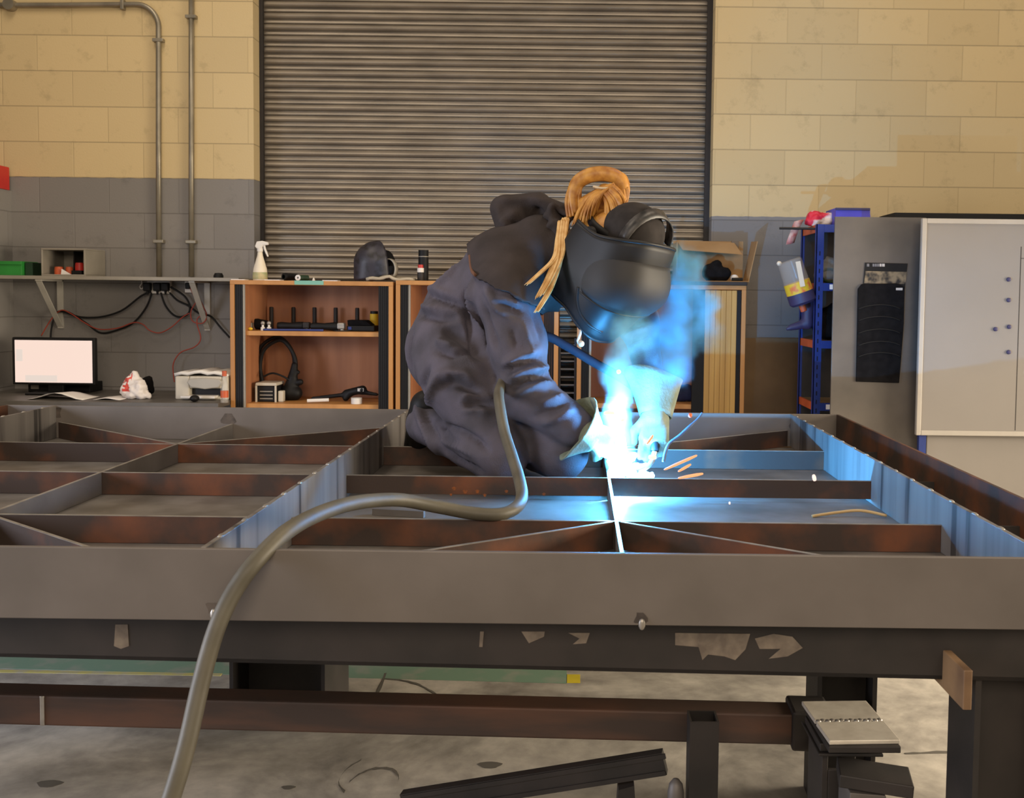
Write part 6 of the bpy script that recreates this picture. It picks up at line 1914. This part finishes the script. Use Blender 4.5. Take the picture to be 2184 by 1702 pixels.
for (p, q, Y, r, m, lb) in SPK:
    a_, b_ = A(*p, Y), A(*q, Y)
    c_ = (a_ + b_) / 2
    o = MB().tube([a_, a_ + (b_ - a_) * 0.06, a_ + (b_ - a_) * 0.35, a_ + (b_ - a_) * 0.75, a_ + (b_ - a_) * 0.96, b_], [r * 0.35, r * 0.7, r, r, r * 0.7, r * 0.35], 10).build('weld_spark', m, smooth=True)
    tag(o, lb, 'spark', 'sparks from the arc')
o = MB().tube(spline([A(1498, 880, 3.3), A(1488, 893, 3.3), A(1468, 912, 3.29), A(1448, 930, 3.285), A(1428, 945, 3.28), A(1420, 962, 3.275), A(1415, 985, 3.27)], 6), [0.0035] * 10 + [0.005] * 17 + [0.0055] * 10, 8).build('spark_smoke_trail', mat('bluish_trail', (0.06, 0.09, 0.16), 0.5, var=0.1), smooth=True)  # solid strand standing in for the smoke trail of a spark
tag(o, 'wavy thin bluish smoke trail rising to the right behind the sparks', 'trail')


# smoke: a volume of soft lobes
def smoke(name, lobes, dens, label, col, pad=0.02):
    lo = np.min([np.asarray(c) - np.asarray(r) for c, r, _ in lobes], 0) - pad
    hi = np.max([np.asarray(c) + np.asarray(r) for c, r, _ in lobes], 0) + pad
    m = bpy.data.materials.new(name); m.use_nodes = True
    nt = m.node_tree; N, Lk = nt.nodes, nt.links
    N.remove(N['Principled BSDF'])
    vol = N.new('ShaderNodeVolumePrincipled')
    vol.inputs['Color'].default_value = (*col, 1)
    vol.inputs['Anisotropy'].default_value = 0.0
    Lk.new(vol.outputs[0], N['Material Output'].inputs['Volume'])
    tc = N.new('ShaderNodeTexCoord')
    nz = N.new('ShaderNodeTexNoise'); nz.inputs['Scale'].default_value = 9; nz.inputs['Detail'].default_value = 3; nz.inputs['Roughness'].default_value = 0.55
    Lk.new(tc.outputs['Object'], nz.inputs['Vector'])
    wob = N.new('ShaderNodeVectorMath'); wob.operation = 'MULTIPLY_ADD'
    Lk.new(nz.outputs['Color'], wob.inputs[0]); wob.inputs[1].default_value = (0.13, 0.13, 0.13)
    off = N.new('ShaderNodeVectorMath'); off.operation = 'SUBTRACT'
    Lk.new(tc.outputs['Object'], off.inputs[0]); off.inputs[1].default_value = (0.065, 0.065, 0.065)
    Lk.new(off.outputs[0], wob.inputs[2])
    o = blob(name, [('e', c, np.asarray(r) * 0.98 + 0.012) for c, r, _ in lobes], m, h=0.012, k=0.02, pad=0.03)[0]
    org = ORIG[o.name]
    last = None
    for c, r, w in lobes:
        s_ = N.new('ShaderNodeVectorMath'); s_.operation = 'SUBTRACT'; Lk.new(wob.outputs[0], s_.inputs[0]); s_.inputs[1].default_value = tuple(np.asarray(c) - org)
        q = N.new('ShaderNodeVectorMath'); q.operation = 'DIVIDE'; Lk.new(s_.outputs[0], q.inputs[0]); q.inputs[1].default_value = tuple(r)
        l_ = N.new('ShaderNodeVectorMath'); l_.operation = 'LENGTH'; Lk.new(q.outputs[0], l_.inputs[0])
        mr = N.new('ShaderNodeMapRange'); mr.interpolation_type = 'SMOOTHSTEP'
        mr.inputs[1].default_value = 1.0; mr.inputs[2].default_value = 0.0; mr.inputs[3].default_value = 0.0; mr.inputs[4].default_value = w
        Lk.new(l_.outputs['Value'], mr.inputs[0])
        if last is None:
            last = mr.outputs[0]
        else:
            mx = N.new('ShaderNodeMath'); mx.operation = 'ADD'; mx.use_clamp = False; Lk.new(last, mx.inputs[0]); Lk.new(mr.outputs[0], mx.inputs[1]); last = mx.outputs[0]
    n2 = N.new('ShaderNodeTexNoise'); n2.inputs['Scale'].default_value = 16; n2.inputs['Detail'].default_value = 3
    Lk.new(tc.outputs['Object'], n2.inputs['Vector'])
    r2 = N.new('ShaderNodeMapRange'); r2.inputs[1].default_value = 0.30; r2.inputs[2].default_value = 0.68; r2.inputs[3].default_value = 0.25; r2.inputs[4].default_value = 1.3
    Lk.new(n2.outputs['Fac'], r2.inputs[0])
    f = N.new('ShaderNodeMath'); f.operation = 'MULTIPLY'; Lk.new(last, f.inputs[0]); Lk.new(r2.outputs[0], f.inputs[1])
    g = N.new('ShaderNodeMath'); g.operation = 'MULTIPLY'; Lk.new(f.outputs[0], g.inputs[0]); g.inputs[1].default_value = dens
    Lk.new(g.outputs[0], vol.inputs['Density'])
    tag(o, label, 'smoke', None, 'stuff')
    return o


YP_ = 3.29
LOB = [(A(1322, 985, YP_), (0.060, 0.06, 0.075), 1.4), (A(1318, 920, YP_), (0.050, 0.06, 0.11), 0.8), (A(1318, 850, YP_), (0.055, 0.06, 0.13), 0.6), (A(1325, 775, YP_), (0.075, 0.07, 0.13), 0.65),
       (A(1345, 715, YP_), (0.09, 0.08, 0.09), 0.7)]
smoke('smoke_column', LOB, 16.0, 'narrow blue lit column of smoke rising from the arc', (0.55, 1.0, 0.85))
YQ = 3.49
LOB2 = [(A(1430, 720, YQ), (0.12, 0.09, 0.13), 0.9), (A(1462, 640, YQ), (0.095, 0.09, 0.15), 1.0), (A(1450, 570, YQ), (0.07, 0.08, 0.10), 0.9), (A(1475, 590, YQ), (0.05, 0.07, 0.10), 0.7), (A(1500, 690, YQ), (0.075, 0.08, 0.11), 0.7), (A(1420, 790, YQ - 0.06), (0.10, 0.08, 0.10), 0.6), (A(1515, 660, YQ), (0.05, 0.07, 0.075), 0.6)]
smoke('smoke_cloud', LOB2, 27.0, 'drifting blue cloud of smoke right of the welding helmet', (0.24, 0.72, 1.0))
